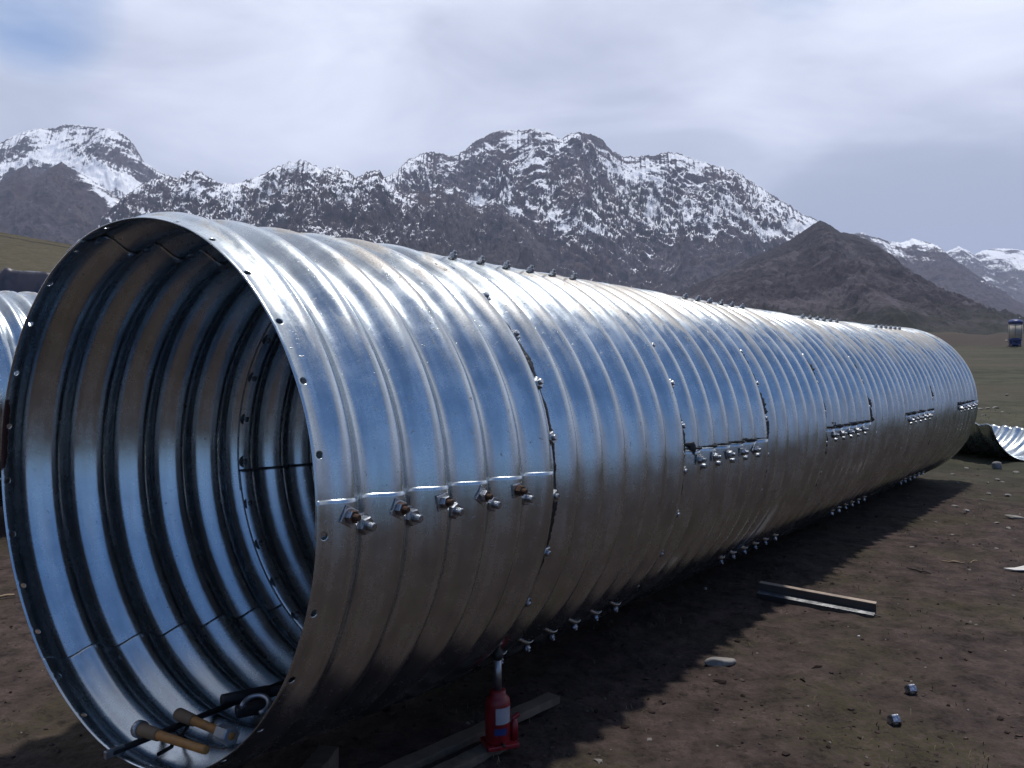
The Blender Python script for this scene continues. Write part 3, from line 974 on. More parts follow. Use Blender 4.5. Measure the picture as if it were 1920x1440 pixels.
def build_main_pipe():
    P = Pipe(PQ)
    root = empty('corrugated_pipe', tuple(P.pt(0.0, -math.pi / 2, 0.0)))
    inv = root.matrix_world
    bpy.context.view_layer.update()
    tag(root, 'long galvanised corrugated steel pipe of bolted rings raised on a red jack, filling the picture', 'steel pipe')
    spec = []
    odd = [3.5, 119.0, -122.0 + 360]
    even = [73.0, -48.5 + 360, 193.0]
    holes = [(0.025, (-2.5 + 13.333 * k) * D2R) for k in range(27)]
    for k in range(9):
        laps = sorted(odd if k % 2 == 0 else even)
        s0, s1 = k * RW, (k + 1) * RW
        if k: s0 -= 0.05
        near = k == 0
        for i in range(3):
            up = laps[i] * D2R
            dn = laps[i - 1] * D2R - (2 * math.pi if i == 0 else 0)
            dn -= 6.5 * D2R
            ds = 0.0125 if k < 3 else 0.0142857
            dt = 0.0130 if near else (0.02 if k < 3 else 0.028)
            hl = None
            if near:
                hl = []
                for hs, ht in holes:
                    for m_ in (-2, -1, 0, 1):
                        t_ = ht + m_ * 2 * math.pi
                        if dn + 0.03 < t_ < up - 0.03: hl.append((hs, t_))
            if k % 2 == 0 and s0 > 0:
                pass
            o = add_plate(P, root, s0 if s0 > 0 else 0.0, s1, up, dn, ds, dt, 0.006, hl, near, wav=k * 3 + i)
        # lap bolts: one row on the crests, one in the valleys
        for li, la in enumerate(laps):
            for j in range(6):
                sc_, sv = k * RW + 0.1 + 0.2 * j, k * RW + 0.2 + 0.2 * j
                if k % 2 == 0:
                    side = abs(((la + 180) % 360) - 180 - 3.5) < 1
                    cr = la - 2.9; vl = la - 5.4
                else:
                    side = False
                    cr = la - 2.0; vl = la - 4.6
                if j < 5:
                    rusty = side and k == 0
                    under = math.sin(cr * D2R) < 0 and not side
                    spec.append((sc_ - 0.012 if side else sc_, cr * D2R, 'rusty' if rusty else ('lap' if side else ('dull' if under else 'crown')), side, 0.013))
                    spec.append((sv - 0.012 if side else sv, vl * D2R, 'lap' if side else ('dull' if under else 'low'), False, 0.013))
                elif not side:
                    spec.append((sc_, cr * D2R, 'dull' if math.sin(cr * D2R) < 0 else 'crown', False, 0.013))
        if k < 8:
            for m_ in range(27):
                t_ = (-2.5 + 13.333 * m_) * D2R
                spec.append(((k + 1) * RW - 0.021, t_, 'seam', False, 0.012))
    put_bolts(P, root, spec)
    # sealant
    runs = [(1, 43.5, -44, 0.0085), (2, 16, -31, 0.0055), (3, 42, -40, 0.0120), (4, 35, -27, 0.0130), (5, 35, 2, 0.014), (6, 13, -2, 0.012), (7, 26, -33, 0.016), (8, 27, 18, 0.014), (8, 5, -28, 0.014)]
    for i, (k, t1, t0, wd) in enumerate(runs):
        o_ = 0.006 + 0.026 * min(1, (k - 1) / 4)
        sealant(P, root, [(k * RW + o_, t1 * D2R), (k * RW + o_ - 0.002, t0 * D2R)], wd, 10 + i, 0.004)
    for i, k in enumerate((2, 4, 6, 8)):
        z = [(k * RW + 0.01, 3.9 * D2R), (k * RW + (1.2 if k < 8 else 1.0) - 0.02, 3.9 * D2R)]
        sealant(P, root, z, (0.006, 0.009, 0.010, 0.011)[i], 40 + i, 0.003)
    # smeared blobs where the beads start
    for i, (s, t, l_) in enumerate([(4.81, 36, 2.5), (6.0, 36, 1.5), (3.6, -30, 3.5), (2.43, 5, -3), (4.9, 5.5, 2), (9.95, 5, 3), (5.6, 3, -3)]):
        sealant(P, root, [(s - 0.02, (t + 0.4) * D2R), (s + 0.02, t * D2R), (s + 0.03, (t - abs(l_)) * D2R)], 0.012, 60 + i, 0.005)
    # parenting keeps world placement
    for ch in root.children:
        ch.matrix_parent_inverse = Matrix.Translation(root.location).inverted()
    return P, root


MAIN, MAIN_ROOT = build_main_pipe()


def build_left_pipe():
    q = dict(PQ)
    q.update(c=(-8.45, 3.85, 1.13), pit=0.0, a2=0.0, b2=0.0, a3=0.0, b3=0.0, A2=0.0, B2=0.0, bu=0.0, br=0.0, R=1.02, rimk=0.0)
    P = Pipe(q)
    root = empty('corrugated_pipe', tuple(P.pt(0.0, -math.pi / 2, 0.0)))
    tag(root, 'second corrugated pipe mostly hidden behind the open end of the big one', 'steel pipe')
    spec = []
    for k in range(6):
        laps = [20.0, 140.0, 260.0] if k % 2 else [-40.0, 80.0, 200.0]
        for i in range(3):
            up = laps[i] * D2R
            dn = laps[i - 1] * D2R - (2 * math.pi if i == 0 else 0) - 5 * D2R
            add_plate(P, root, k * RW - (0.05 if k else 0), (k + 1) * RW, up, dn, 0.0142857, 0.03, 0.006, wav=50 + k * 3 + i)
        for la in laps:
            pass
    for ch in root.children:
        ch.matrix_parent_inverse = Matrix.Translation(root.location).inverted()


build_left_pipe()


def build_cradle():
    A = np.array([7.15, 12.4, 0.46]); B = np.array([8.63, 13.1, 0.30])
    r = (B - A) / np.linalg.norm(B - A)
    dvec = np.array([-0.44, 0.9, -0.01]); dvec /= np.linalg.norm(dvec)
    up = np.cross(r, dvec); up /= np.linalg.norm(up)
    if up[2] < 0: up = -up
    chord = np.linalg.norm(B - A)
    Rr = chord / 2 / math.sin(R_(60))
    cen = (A + B) / 2 + up * Rr * math.cos(R_(60))
    Lm = 1.2
    root = empty('curved_plate', tuple(cen - up * Rr))
    tag(root, 'curved corrugated steel plate lying like a cradle beyond the far pipe end', 'steel plate')
    ns, nt_ = 97, 60
    ss = np.linspace(0, Lm, ns); tt = np.linspace(R_(210), R_(330), nt_)
    SS, TT = np.meshgrid(ss, tt, indexing='ij')
    ra = Rr + 0.025 * np.cos(2 * np.pi * SS / 0.2)
    V = cen + SS[..., None] * dvec + ra[..., None] * (np.cos(TT)[..., None] * r + np.sin(TT)[..., None] * up)
    V = V - cen + up * Rr
    me = np_mesh('shell', V.reshape(-1, 3), grid_quads(ns, nt_), uv=np.stack([SS, TT * 0 + 6 + TT], -1).reshape(-1, 2))
    o = link('shell', me, M_GALV, root)
    md = o.modifiers.new('thick', 'SOLIDIFY'); md.thickness = 0.004
    # bolt holes along both long edges, as small dark rings with a bore
    for side in (211.8, 328.2):
        for j in range(6):
            t = R_(side); s = 0.1 + 0.2 * j
            rr = Rr - 0.025 + 0.0
            p = s * dvec + rr * (math.cos(t) * r + math.sin(t) * up) + up * Rr
            n = -(math.cos(t) * r + math.sin(t) * up)
            bm = bmesh.new()
            lathe(bm, [(0.013, 0.0), (0.017, 0.002), (0.013, 0.0035)], 12, cap=False)
            M = Vector(n).to_track_quat('Z', 'Y').to_matrix().to_4x4()
            M.translation = Vector(p)
            bmesh.ops.transform(bm, matrix=M, verts=bm.verts[:])
            bm_obj('hole_rim', bm, M_IRON, root)


build_cradle()


# ------------------------------------------------------------ jack and timber
def wavy_board(bm, Lx, Wy, Hz, seed, seg=14):
    rnd = random.Random(seed)
    rings = []
    for i in range(seg + 1):
        x = -Lx / 2 + Lx * i / seg
        j = lambda a: rnd.uniform(-a, a)
        rings.append([bm.verts.new((x + j(.004), sy * Wy / 2 + j(.004), sz * Hz / 2 + j(.002))) for sy, sz in ((-1, -1), (1, -1), (1, 1), (-1, 1))])
    for a, b_ in zip(rings[:-1], rings[1:]):
        for k in range(4):
            bm.faces.new((a[k], a[(k + 1) % 4], b_[(k + 1) % 4], b_[k]))
    bm.faces.new(rings[0][::-1]); bm.faces.new(rings[-1])


def board(name, label, cat, p0, p1, wid, thk, mat, seed, zoff=0.0, group=None):
    bm = bmesh.new()
    d_ = Vector(p1) - Vector(p0)
    wavy_board(bm, d_.length, wid, thk, seed)
    o = bm_obj(name, bm, mat)
    mid = (Vector(p0) + Vector(p1)) / 2
    o.location = (mid.x, mid.y, float(ground_z(mid.x, mid.y)) + thk / 2 + zoff)
    o.rotation_euler = (0, 0, math.atan2(d_.y, d_.x))
    md = o.modifiers.new('bev', 'BEVEL'); md.width = 0.003; md.segments = 2; md.limit_method = 'ANGLE'
    return tag(o, label, cat, group)


board('timber_plank', 'rough timber plank under the red jack, the longer one nearer the pipe', 'plank', (-0.50, 3.16), (0.20, 3.88), 0.075, 0.035, M_WOOD, 3)
board('timber_plank', 'rough timber plank under the red jack, the shorter one further from the pipe', 'plank', (-0.41, 3.04), (-0.03, 3.43), 0.07, 0.034, M_WOOD, 4, group=None)
board('timber_block', 'short wood block standing in the shadow under the open end of the pipe', 'block', (-0.76, 3.02), (-0.72, 3.22), 0.08, 0.10, M_WOOD, 5)


def build_jack():
    tp = MAIN.pt(1.19, -40 * D2R, 0.05)
    x0, y0 = float(tp[0]) - 0.042, float(tp[1]) + 0.035
    zb = float(ground_z(x0, y0)) + 0.037
    top = float(tp[2]) - 0.012
    root = empty('bottle_jack', (x0, y0, zb), (0, 0, R_(20)))
    tag(root, 'red bottle jack with white label holding up the pipe at the first ring seam', 'jack')
    bm = bmesh.new(); box(bm, 0.135, 0.115, 0.018, T(0.008, 0, 0.009), 0.004)
    bm_obj('base', bm, M_RED, root)
    bm = bmesh.new()
    lathe(bm, [(0.049, 0.018), (0.052, 0.024), (0.052, 0.175), (0.050, 0.192), (0.040, 0.206), (0.034, 0.212), (0.034, 0.228), (0.028, 0.232), (0.020, 0.232)], 32)
    bm_obj('body', bm, M_RED, root, True)
    hh = top - zb
    bm = bmesh.new(); lathe(bm, [(0.016, 0.225), (0.016, hh - 0.085)], 24)
    bm_obj('ram', bm, M_GREYSTEEL, root, True)
    bm = bmesh.new(); lathe(bm, [(0.0185, hh - 0.09), (0.021, hh - 0.085), (0.021, hh - 0.055), (0.0125, hh - 0.05), (0.0125, hh - 0.025)], 20)
    bm_obj('extension_screw', bm, M_IRON, root, True)
    bm = bmesh.new(); lathe(bm, [(0.008, hh), (0.008, hh + 0.035)], 12)
    bm_obj('saddle_pin', bm, M_GREYSTEEL, root, True)
    bm = bmesh.new(); lathe(bm, [(0.018, hh - 0.030), (0.026, hh - 0.024), (0.028, hh - 0.008), (0.020, hh + 0.002)], 20)
    bm_obj('saddle', bm, M_RED, root, True)
    # label: a thin curved sheet on the body
    n = 12; V = []
    for i in range(n + 1):
        a = R_(-118 + 78 * i / n)
        for z in (0.105, 0.172): V.append((0.0528 * math.cos(a), 0.0528 * math.sin(a), z))
    lb = link('label', np_mesh('label', np.array(V), np.array([(2 * i, 2 * i + 2, 2 * i + 3, 2 * i + 1) for i in range(n)])), M_LABEL, root)
    V = []
    for i in range(n + 1):
        a = R_(-124 + 60 * i / n)
        for z in (0.060, 0.088): V.append((0.0528 * math.cos(a), 0.0528 * math.sin(a), z))
    link('sticker', np_mesh('sticker', np.array(V), np.array([(2 * i, 2 * i + 2, 2 * i + 3, 2 * i + 1) for i in range(n)])), M_BLUEP, root)
    # pump cylinder and lever socket
    bm = bmesh.new(); lathe(bm, [(0.016, 0.018), (0.016, 0.085), (0.012, 0.090), (0.010, 0.105)], 16, T(0.068, -0.012, 0))
    bm_obj('pump', bm, M_RED, root, True)
    bm = bmesh.new(); lathe(bm, [(0.010, 0), (0.010, 0.034)], 14, T(0.060, -0.012, 0.104) @ Matrix.Rotation(R_(58), 4, 'Y'), cap=False)
    bm_obj('lever_socket', bm, M_RED, root, True)
    bm = bmesh.new(); lathe(bm, [(0.006, 0), (0.006, 0.028)], 10, T(-0.0, -0.055, 0.028) @ Matrix.Rotation(R_(90), 4, 'X'))
    bm_obj('release_valve', bm, M_IRON, root, True)


build_jack()


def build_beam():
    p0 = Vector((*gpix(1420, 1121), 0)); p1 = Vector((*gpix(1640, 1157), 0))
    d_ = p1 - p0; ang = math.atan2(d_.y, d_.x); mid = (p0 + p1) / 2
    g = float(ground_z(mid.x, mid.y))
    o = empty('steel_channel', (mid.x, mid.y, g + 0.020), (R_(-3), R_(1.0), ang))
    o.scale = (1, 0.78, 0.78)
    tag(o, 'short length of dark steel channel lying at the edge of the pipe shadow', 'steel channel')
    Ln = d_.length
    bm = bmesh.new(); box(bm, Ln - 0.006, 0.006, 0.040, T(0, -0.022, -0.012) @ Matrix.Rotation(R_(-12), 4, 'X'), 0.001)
    bm_obj('shade_strip', bm, M_IRON, o)  # dark strip added to stand for the channel's shaded lower side
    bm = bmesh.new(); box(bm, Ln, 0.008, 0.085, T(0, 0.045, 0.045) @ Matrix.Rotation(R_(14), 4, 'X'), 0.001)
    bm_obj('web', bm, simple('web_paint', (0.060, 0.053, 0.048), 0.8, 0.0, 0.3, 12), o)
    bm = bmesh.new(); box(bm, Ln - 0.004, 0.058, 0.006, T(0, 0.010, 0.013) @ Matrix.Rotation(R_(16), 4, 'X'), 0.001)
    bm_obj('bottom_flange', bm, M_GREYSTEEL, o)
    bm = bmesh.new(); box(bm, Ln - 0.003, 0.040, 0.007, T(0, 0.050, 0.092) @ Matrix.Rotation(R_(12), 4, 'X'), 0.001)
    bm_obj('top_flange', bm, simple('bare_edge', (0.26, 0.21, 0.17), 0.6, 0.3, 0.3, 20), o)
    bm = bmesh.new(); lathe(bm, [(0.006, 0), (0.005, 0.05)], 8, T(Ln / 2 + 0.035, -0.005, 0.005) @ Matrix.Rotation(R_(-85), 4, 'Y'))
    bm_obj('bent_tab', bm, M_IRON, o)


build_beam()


# ------------------------------------------------------------ loose things on the ground
def stone_mesh(sx, sy, sz, seed, sub=3):
    bm = bmesh.new()
    bmesh.ops.create_icosphere(bm, subdivisions=sub, radius=1.0)
    rnd = random.Random(seed)
    dirs = [Vector((rnd.gauss(0, 1), rnd.gauss(0, 1), rnd.gauss(0, 0.7))).normalized() for _ in range(9)]
    cut = [rnd.uniform(0.55, 0.9) for _ in dirs]
    for v in bm.verts:
        for d_, c in zip(dirs, cut):
            t = v.co.dot(d_)
            if t > c: v.co -= d_ * (t - c) * 0.9
    for v in bm.verts:
        v.co = Vector((v.co.x * sx, v.co.y * sy, v.co.z * sz))
    me = bpy.data.meshes.new('stone')
    bm.to_mesh(me); bm.free()
    for p in me.polygons: p.use_smooth = sub > 2
    return me


def stone(label, x, y, sx, sy, sz, rz, seed, mat, name='stone', cat='stone', group=None, tilt=0.0):
    o = link(name, stone_mesh(sx, sy, sz, seed), mat)
    o.location = (x, y, float(ground_z(x, y)) + sz * 0.55)
    o.rotation_euler = (tilt, 0.06, rz)
    return tag(o, label, cat, group)


stone('flat pale stone at the edge of the pipe shadow, left of the two loose nuts', 1.09, 4.30, 0.092, 0.034, 0.028, R_(15), 1, M_STONE)
stone('grey block of stone on the ground in front of the cradle-shaped plate', 7.0, 12.0, 0.10, 0.06, 0.07, R_(0), 2, M_GSTONE)
stone('small pale stone in the shadow just left of the steel channel', 1.37, 5.85, 0.016, 0.014, 0.012, 0.3, 3, M_STONE)
stone('small white stone above the two loose nuts', 1.99, 4.72, 0.008, 0.008, 0.006, 0.3, 4, M_CARD)
stone('pale lens-shaped stone near the right edge between the pipe shadow and the white scrap', 5.10, 8.42, 0.10, 0.035, 0.022, R_(-25), 5, M_STONE)


GP = 'small pale stones scattered on the soil'
rs = random.Random(21)
sp_px = [(1888, 742, 5), (1864, 765, 5), (1836, 767, 6), (1852, 766, 6), (1880, 774, 4), (1843, 780, 4), (1867, 765, 7), (1730, 882, 6), (1905, 884, 7), (1812, 878, 6), (1786, 892, 5), (1870, 902, 6), (1880, 906, 5), (1852, 906, 4), (1795, 905, 4), (1890, 928, 8), (1854, 925, 6), (1842, 938, 4), (1790, 950, 7), (1812, 957, 8), (1912, 968, 4), (1869, 980, 5), (1890, 992, 7), (1755, 978, 4), (1812, 982, 3), (1786, 1000, 4), (1710, 1028, 6), (1868, 1029, 5), (1818, 1068, 4), (1777, 1085, 2), (1420, 1228, 3), (1330, 1270, 3), (1515, 1330, 3), (1338, 1352, 2), (1345, 1403, 3), (1672, 1410, 2), (1900, 1118, 4), (1475, 1150, 2), (1616, 1268, 2), (1660, 1206, 2), (1830, 1178, 3), (1735, 1260, 3), (1590, 1180, 2), (1885, 1225, 3), (1815, 1330, 3), (1625, 1420, 3)]
LM = [(1535, 1128, 'the steel channel'), (1350, 1250, 'the flat pale stone'), (1708, 1294, 'the upper loose nut'), (1677, 1347, 'the lower loose nut'), (1725, 1070, 'the dark twig'), (1788, 1056, 'the pale stick'), (1905, 1072, 'the white scrap'), (1850, 877, 'the grey block'), (1885, 830, 'the cradle-shaped plate'), (1895, 976, 'the lens-shaped stone')]


def stone_labels(px_list):
    keys = {}
    for i, (x_, y_, r_) in enumerate(px_list):
        lx, ly, nm = min(LM, key=lambda l: math.hypot(l[0] - x_, l[1] - y_))
        dx_, dy_ = x_ - lx, y_ - ly
        if abs(dx_) > 2.2 * abs(dy_): dr = 'right of' if dx_ > 0 else 'left of'
        elif abs(dy_) > 2.2 * abs(dx_): dr = 'below' if dy_ > 0 else 'above'
        else: dr = ('below' if dy_ > 0 else 'above') + ' and ' + ('right of' if dx_ > 0 else 'left of')
        keys.setdefault((nm, dr), []).append((math.hypot(dx_, dy_), i))
    lab = {}
    for (nm, dr), l_ in keys.items():
        l_.sort()
        for k, (_, i) in enumerate(l_):
            word = ('nearest', 'second nearest', 'third nearest', 'fourth nearest', 'fifth nearest', 'sixth nearest', 'seventh nearest')[k] if len(l_) > 1 else ''
            lab[i] = ('small pale stone ' + (dr + ' ' + nm if not word else dr + ' ' + nm + ', ' + word))
    return lab


SLAB = stone_labels(sp_px)
base_stones = [stone_mesh(1, 0.75, 0.45, 100 + k, 2) for k in range(4)]
for me_ in base_stones: me_.materials.append(M_STONE)
for i, (px_, py_, r_) in enumerate(sp_px):
    x, y = gpix(px_, py_)
    o = bpy.data.objects.new('stone', base_stones[i % 4])
    COL.objects.link(o)
    s_ = r_ * y / F
    o.scale = (s_, s_ * rs.uniform(0.7, 1.2), s_ * rs.uniform(0.7, 1.1))
    o.location = (x, y, float(ground_z(x, y)) + s_ * 0.2)
    o.rotation_euler = (0, 0, rs.uniform(0, 6))
    tag(o, SLAB[i], 'stone', GP)


def build_clods():
    rng = np.random.default_rng(5)
    n = 6000
    a_ = rng.uniform(-0.60, 0.60, n); r_ = 2.3 * np.exp(rng.uniform(0, 1, n) ** 0.8 * math.log(14 / 2.3))
    x = r_ * np.sin(a_); y = r_ * np.cos(a_)
    keep = fbm(x * 0.9, y * 0.9, 601, 3) + 0.5 * rng.normal(0, 1, n) > 0.1
    x, y = x[keep], y[keep]; n = len(x)
    sz = np.clip(rng.lognormal(-5.1, 0.45, n), 0.002, 0.017)
    ico = bmesh.new(); bmesh.ops.create_icosphere(ico, subdivisions=1, radius=1.0)
    bv = np.array([v.co[:] for v in ico.verts]); bf = np.array([[v.index for v in f.verts] for f in ico.faces]); ico.free()
    jit = 1 + 0.35 * rng.normal(0, 1, (n, len(bv), 1))
    V = bv[None] * jit * sz[:, None, None] * np.stack([rng.uniform(.8, 1.8, n), rng.uniform(.8, 1.4, n), rng.uniform(.45, .9, n)], 1)[:, None, :]
    th_ = rng.uniform(0, 6.28, n); c_, s_ = np.cos(th_)[:, None], np.sin(th_)[:, None]
    V = np.stack([V[..., 0] * c_ - V[..., 1] * s_, V[..., 0] * s_ + V[..., 1] * c_, V[..., 2]], -1)
    V += np.stack([x, y, ground_z(x, y) + sz * 0.15], 1)[:, None, :]
    Fc = (bf[None] + (np.arange(n) * len(bv))[:, None, None]).reshape(-1, 3)
    tone = np.repeat(rng.uniform(0, 1, n), len(bv))
    me = np_mesh('soil_crumbs', V.reshape(-1, 3), Fc, smooth_=False, attrs={'tone': tone})
    m, nt, b = new_mat('soil_crumb')
    at = nt.nodes.new('ShaderNodeAttribute'); at.attribute_name = 'tone'
    c1 = mixc(nt, smooth(nt, at.outputs['Fac'], 0.0, 0.9), (0.016, 0.011, 0.010), (0.062, 0.046, 0.041))
    c1 = mixc(nt, smooth(nt, at.outputs['Fac'], 0.955, 0.96), c1, (0.17, 0.15, 0.14))
    nt.links.new(c1, b.inputs['Base Color']); b.inputs['Roughness'].default_value = 0.95
    b.inputs['Specular IOR Level'].default_value = 0.1
    tag(link('soil_crumbs', me, m), 'crumbs of soil and grit strewn over the bare ground', 'soil crumbs', kind='stuff')


def build_grass():
    rng = np.random.default_rng(8)
    n = 16000
    a_ = rng.uniform(-0.60, 0.60, n); r_ = 2.4 * np.exp(rng.uniform(0, 1, n) ** 0.62 * math.log(26 / 2.4))
    x = r_ * np.sin(a_); y = r_ * np.cos(a_)
    dens = fbm(x * 1.3, y * 1.3, 611, 3) + 0.35 * fbm(x * 6, y * 6, 612, 2)
    keep = dens > 0.22 - 0.35 * sstep(r_, 8, 18)
    x, y, r_ = x[keep], y[keep], r_[keep]; n = len(x)
    h_ = rng.uniform(0.008, 0.026, n) * (1 + 0.6 * sstep(r_, 8, 20))
    w_ = rng.uniform(0.0008, 0.0020, n) * (1 + r_ / 9)
    d_ = rng.uniform(0, 6.28, n); lean = rng.uniform(0.2, 1.6, n)
    z = ground_z(x, y)
    px_, py_ = -np.sin(d_) * w_, np.cos(d_) * w_
    lx, ly = np.cos(d_) * h_ * lean, np.sin(d_) * h_ * lean
    V = np.stack([np.stack([x - px_, y - py_, z - 0.002], 1), np.stack([x + px_, y + py_, z - 0.002], 1),
                  np.stack([x + px_ * .7 + lx * .45, y + py_ * .7 + ly * .45, z + h_ * .7], 1), np.stack([x - px_ * .7 + lx * .45, y - py_ * .7 + ly * .45, z + h_ * .7], 1),
                  np.stack([x + lx, y + ly, z + h_], 1)], 1).reshape(-1, 3)
    k = np.arange(n)[:, None] * 5
    me = np_mesh('grass', V, [k + np.array([[0, 1, 2, 3]]), k + np.array([[3, 2, 4]])], smooth_=False, attrs={'tone': np.repeat(rng.uniform(0, 1, n), 5)})
    m, nt, b = new_mat('short_grass')
    at = nt.nodes.new('ShaderNodeAttribute'); at.attribute_name = 'tone'
    nt.links.new(mixc(nt, at.outputs['Fac'], (0.040, 0.042, 0.014), (0.120, 0.100, 0.050)), b.inputs['Base Color'])
    b.inputs['Roughness'].default_value = 0.8
    tag(link('grass', me, m), 'sparse short olive grass growing through the bare soil', 'grass', kind='stuff')


build_clods()
build_grass()


def stick(name, label, cat, pa, pb, rad, mat, seed=0, kinks=6):
    (x0, y0), (x1, y1) = gpix(*pa), gpix(*pb)
    rnd = random.Random(seed)
    bm = bmesh.new()
    n = 8; rings = []
    for i in range(kinks + 1):
        t = i / kinks
        x = x0 + (x1 - x0) * t + rnd.uniform(-1, 1) * rad * 0.8
        y = y0 + (y1 - y0) * t + rnd.uniform(-1, 1) * rad * 1.5
        z = float(ground_z(x, y)) + rad * rnd.uniform(0.7, 1.8)
        d_ = Vector((x1 - x0, y1 - y0, 0)).normalized()
        s_ = d_.cross(Vector((0, 0, 1)))
        rr = rad * (1 - 0.35 * abs(2 * t - 1)) * rnd.uniform(0.8, 1.15)
        rings.append([bm.verts.new(Vector((x, y, z)) + s_ * math.cos(2 * math.pi * k / n) * rr + Vector((0, 0, 1)) * math.sin(2 * math.pi * k / n) * rr) for k in range(n)])
    for a, b_ in zip(rings[:-1], rings[1:]):
        for k in range(n): bm.faces.new((a[k], a[(k + 1) % n], b_[(k + 1) % n], b_[k]))
    bm.faces.new(rings[0]); bm.faces.new(rings[-1][::-1])
    return tag(bm_obj(name, bm, mat, None, True), label, cat)


stick('stick', 'dark twig lying on the soil right of the steel channel', 'stick', (1704, 1067), (1746, 1074), 0.008, M_TWIG, 1)
stick('stick', 'straight pale wooden stick on the soil above the dark twig', 'stick', (1765, 1054), (1810, 1058), 0.007, M_STRAW, 2)
stick('stick', 'short yellow straw beside the end of the pale stick', 'stick', (1817, 1056), (1832, 1051), 0.004, M_STRAW, 3)
stick('stick', 'pale stick on the ground at the left edge below the pipe rim', 'stick', (-60, 1132), (28, 1121), 0.012, M_STRAW, 4)


def build_scrap():
    x, y = gpix(1915, 1072)
    bm = bmesh.new()
    pts = [(-0.12, 0.03), (-0.06, -0.02), (0.0, -0.035), (0.10, -0.03), (0.22, -0.05), (0.30, 0.02), (0.20, 0.07), (0.06, 0.045), (-0.04, 0.02)]
    top = [bm.verts.new((a, b_, 0.012 + 0.012 * math.sin(9 * a))) for a, b_ in pts]
    bot = [bm.verts.new((a, b_, 0.004 + 0.012 * math.sin(9 * a))) for a, b_ in pts]
    bm.faces.new(top); bm.faces.new(bot[::-1])
    n = len(pts)
    for k in range(n): bm.faces.new((top[k], bot[k], bot[(k + 1) % n], top[(k + 1) % n]))
    o = bm_obj('scrap', bm, M_CARD)
    o.location = (x, y, float(ground_z(x, y)) + 0.012)
    o.rotation_euler = (0.12, 0, 0)
    tag(o, 'torn white scrap lying on the soil at the right edge', 'scrap')


build_scrap()


def build_nut(x, y, label):
    zb = float(ground_z(x, y))
    root = empty('loose_nut', (x, y, zb + 0.020), (R_(-38), R_(14), 0.4))
    tag(root, label, 'nut', 'loose nuts on the soil')
    bm = bmesh.new()
    n = 6
    prof = [(0.024, -0.018), (0.030, -0.014), (0.030, 0.014), (0.025, 0.020), (0.0155, 0.020), (0.0145, 0.014), (0.0145, -0.014)]
    rings = []
    for i, (r, z) in enumerate(prof):
        m_ = 24
        ring = []
        for k in range(m_):
            a = 2 * math.pi * k / m_
            rr = r
            if i < 4:
                rr = r * math.cos(math.pi / 6) / math.cos(((a + math.pi / 6) % (math.pi / 3)) - math.pi / 6)
            ring.append(bm.verts.new((rr * math.cos(a), rr * math.sin(a), z)))
        rings.append(ring)
    for a, b_ in zip(rings[:-1], rings[1:]):
        for k in range(24): bm.faces.new((a[k], a[(k + 1) % 24], b_[(k + 1) % 24], b_[k]))
    bm_obj('hex_body', bm, M_DKZINC, root)
    bm = bmesh.new()
    lathe(bm, [(0.0, -0.024), (0.0140, -0.020), (0.0143, 0.010), (0.010, 0.016), (0.0, 0.018)], 18, cap=False)
    bm_obj('bolt_end', bm, M_DKZINC, root, True)


xa, ya = gpix(1708, 1302)
build_nut(xa, ya, 'upper right one of the two shiny loose nuts on the bare soil')
xa, ya = gpix(1677, 1355)
build_nut(xa, ya, 'lower left one of the two shiny loose nuts, nearer the camera')


# ------------------------------------------------------------ tools lying inside the pipe mouth
def rod(bm, p0, p1, r0, r1=None, n=14, sq=False):
    p0, p1 = Vector(p0), Vector(p1)
    d_ = p1 - p0
    M = d_.to_track_quat('Z', 'Y').to_matrix().to_4x4()
    M.translation = p0
    r1 = r1 or r0
    lathe(bm, [(r0 * 0.85, 0), (r0, 0.004), (r1, d_.length - 0.004), (r1 * 0.85, d_.length)], 4 if sq else n, M, phase=math.pi / 4 if sq else 0)


def crest(s, deg, off=0.02):
    """point just above the innermost corrugations"""
    return Vector(MAIN.pt(s, deg * D2R, -off, flat=True))


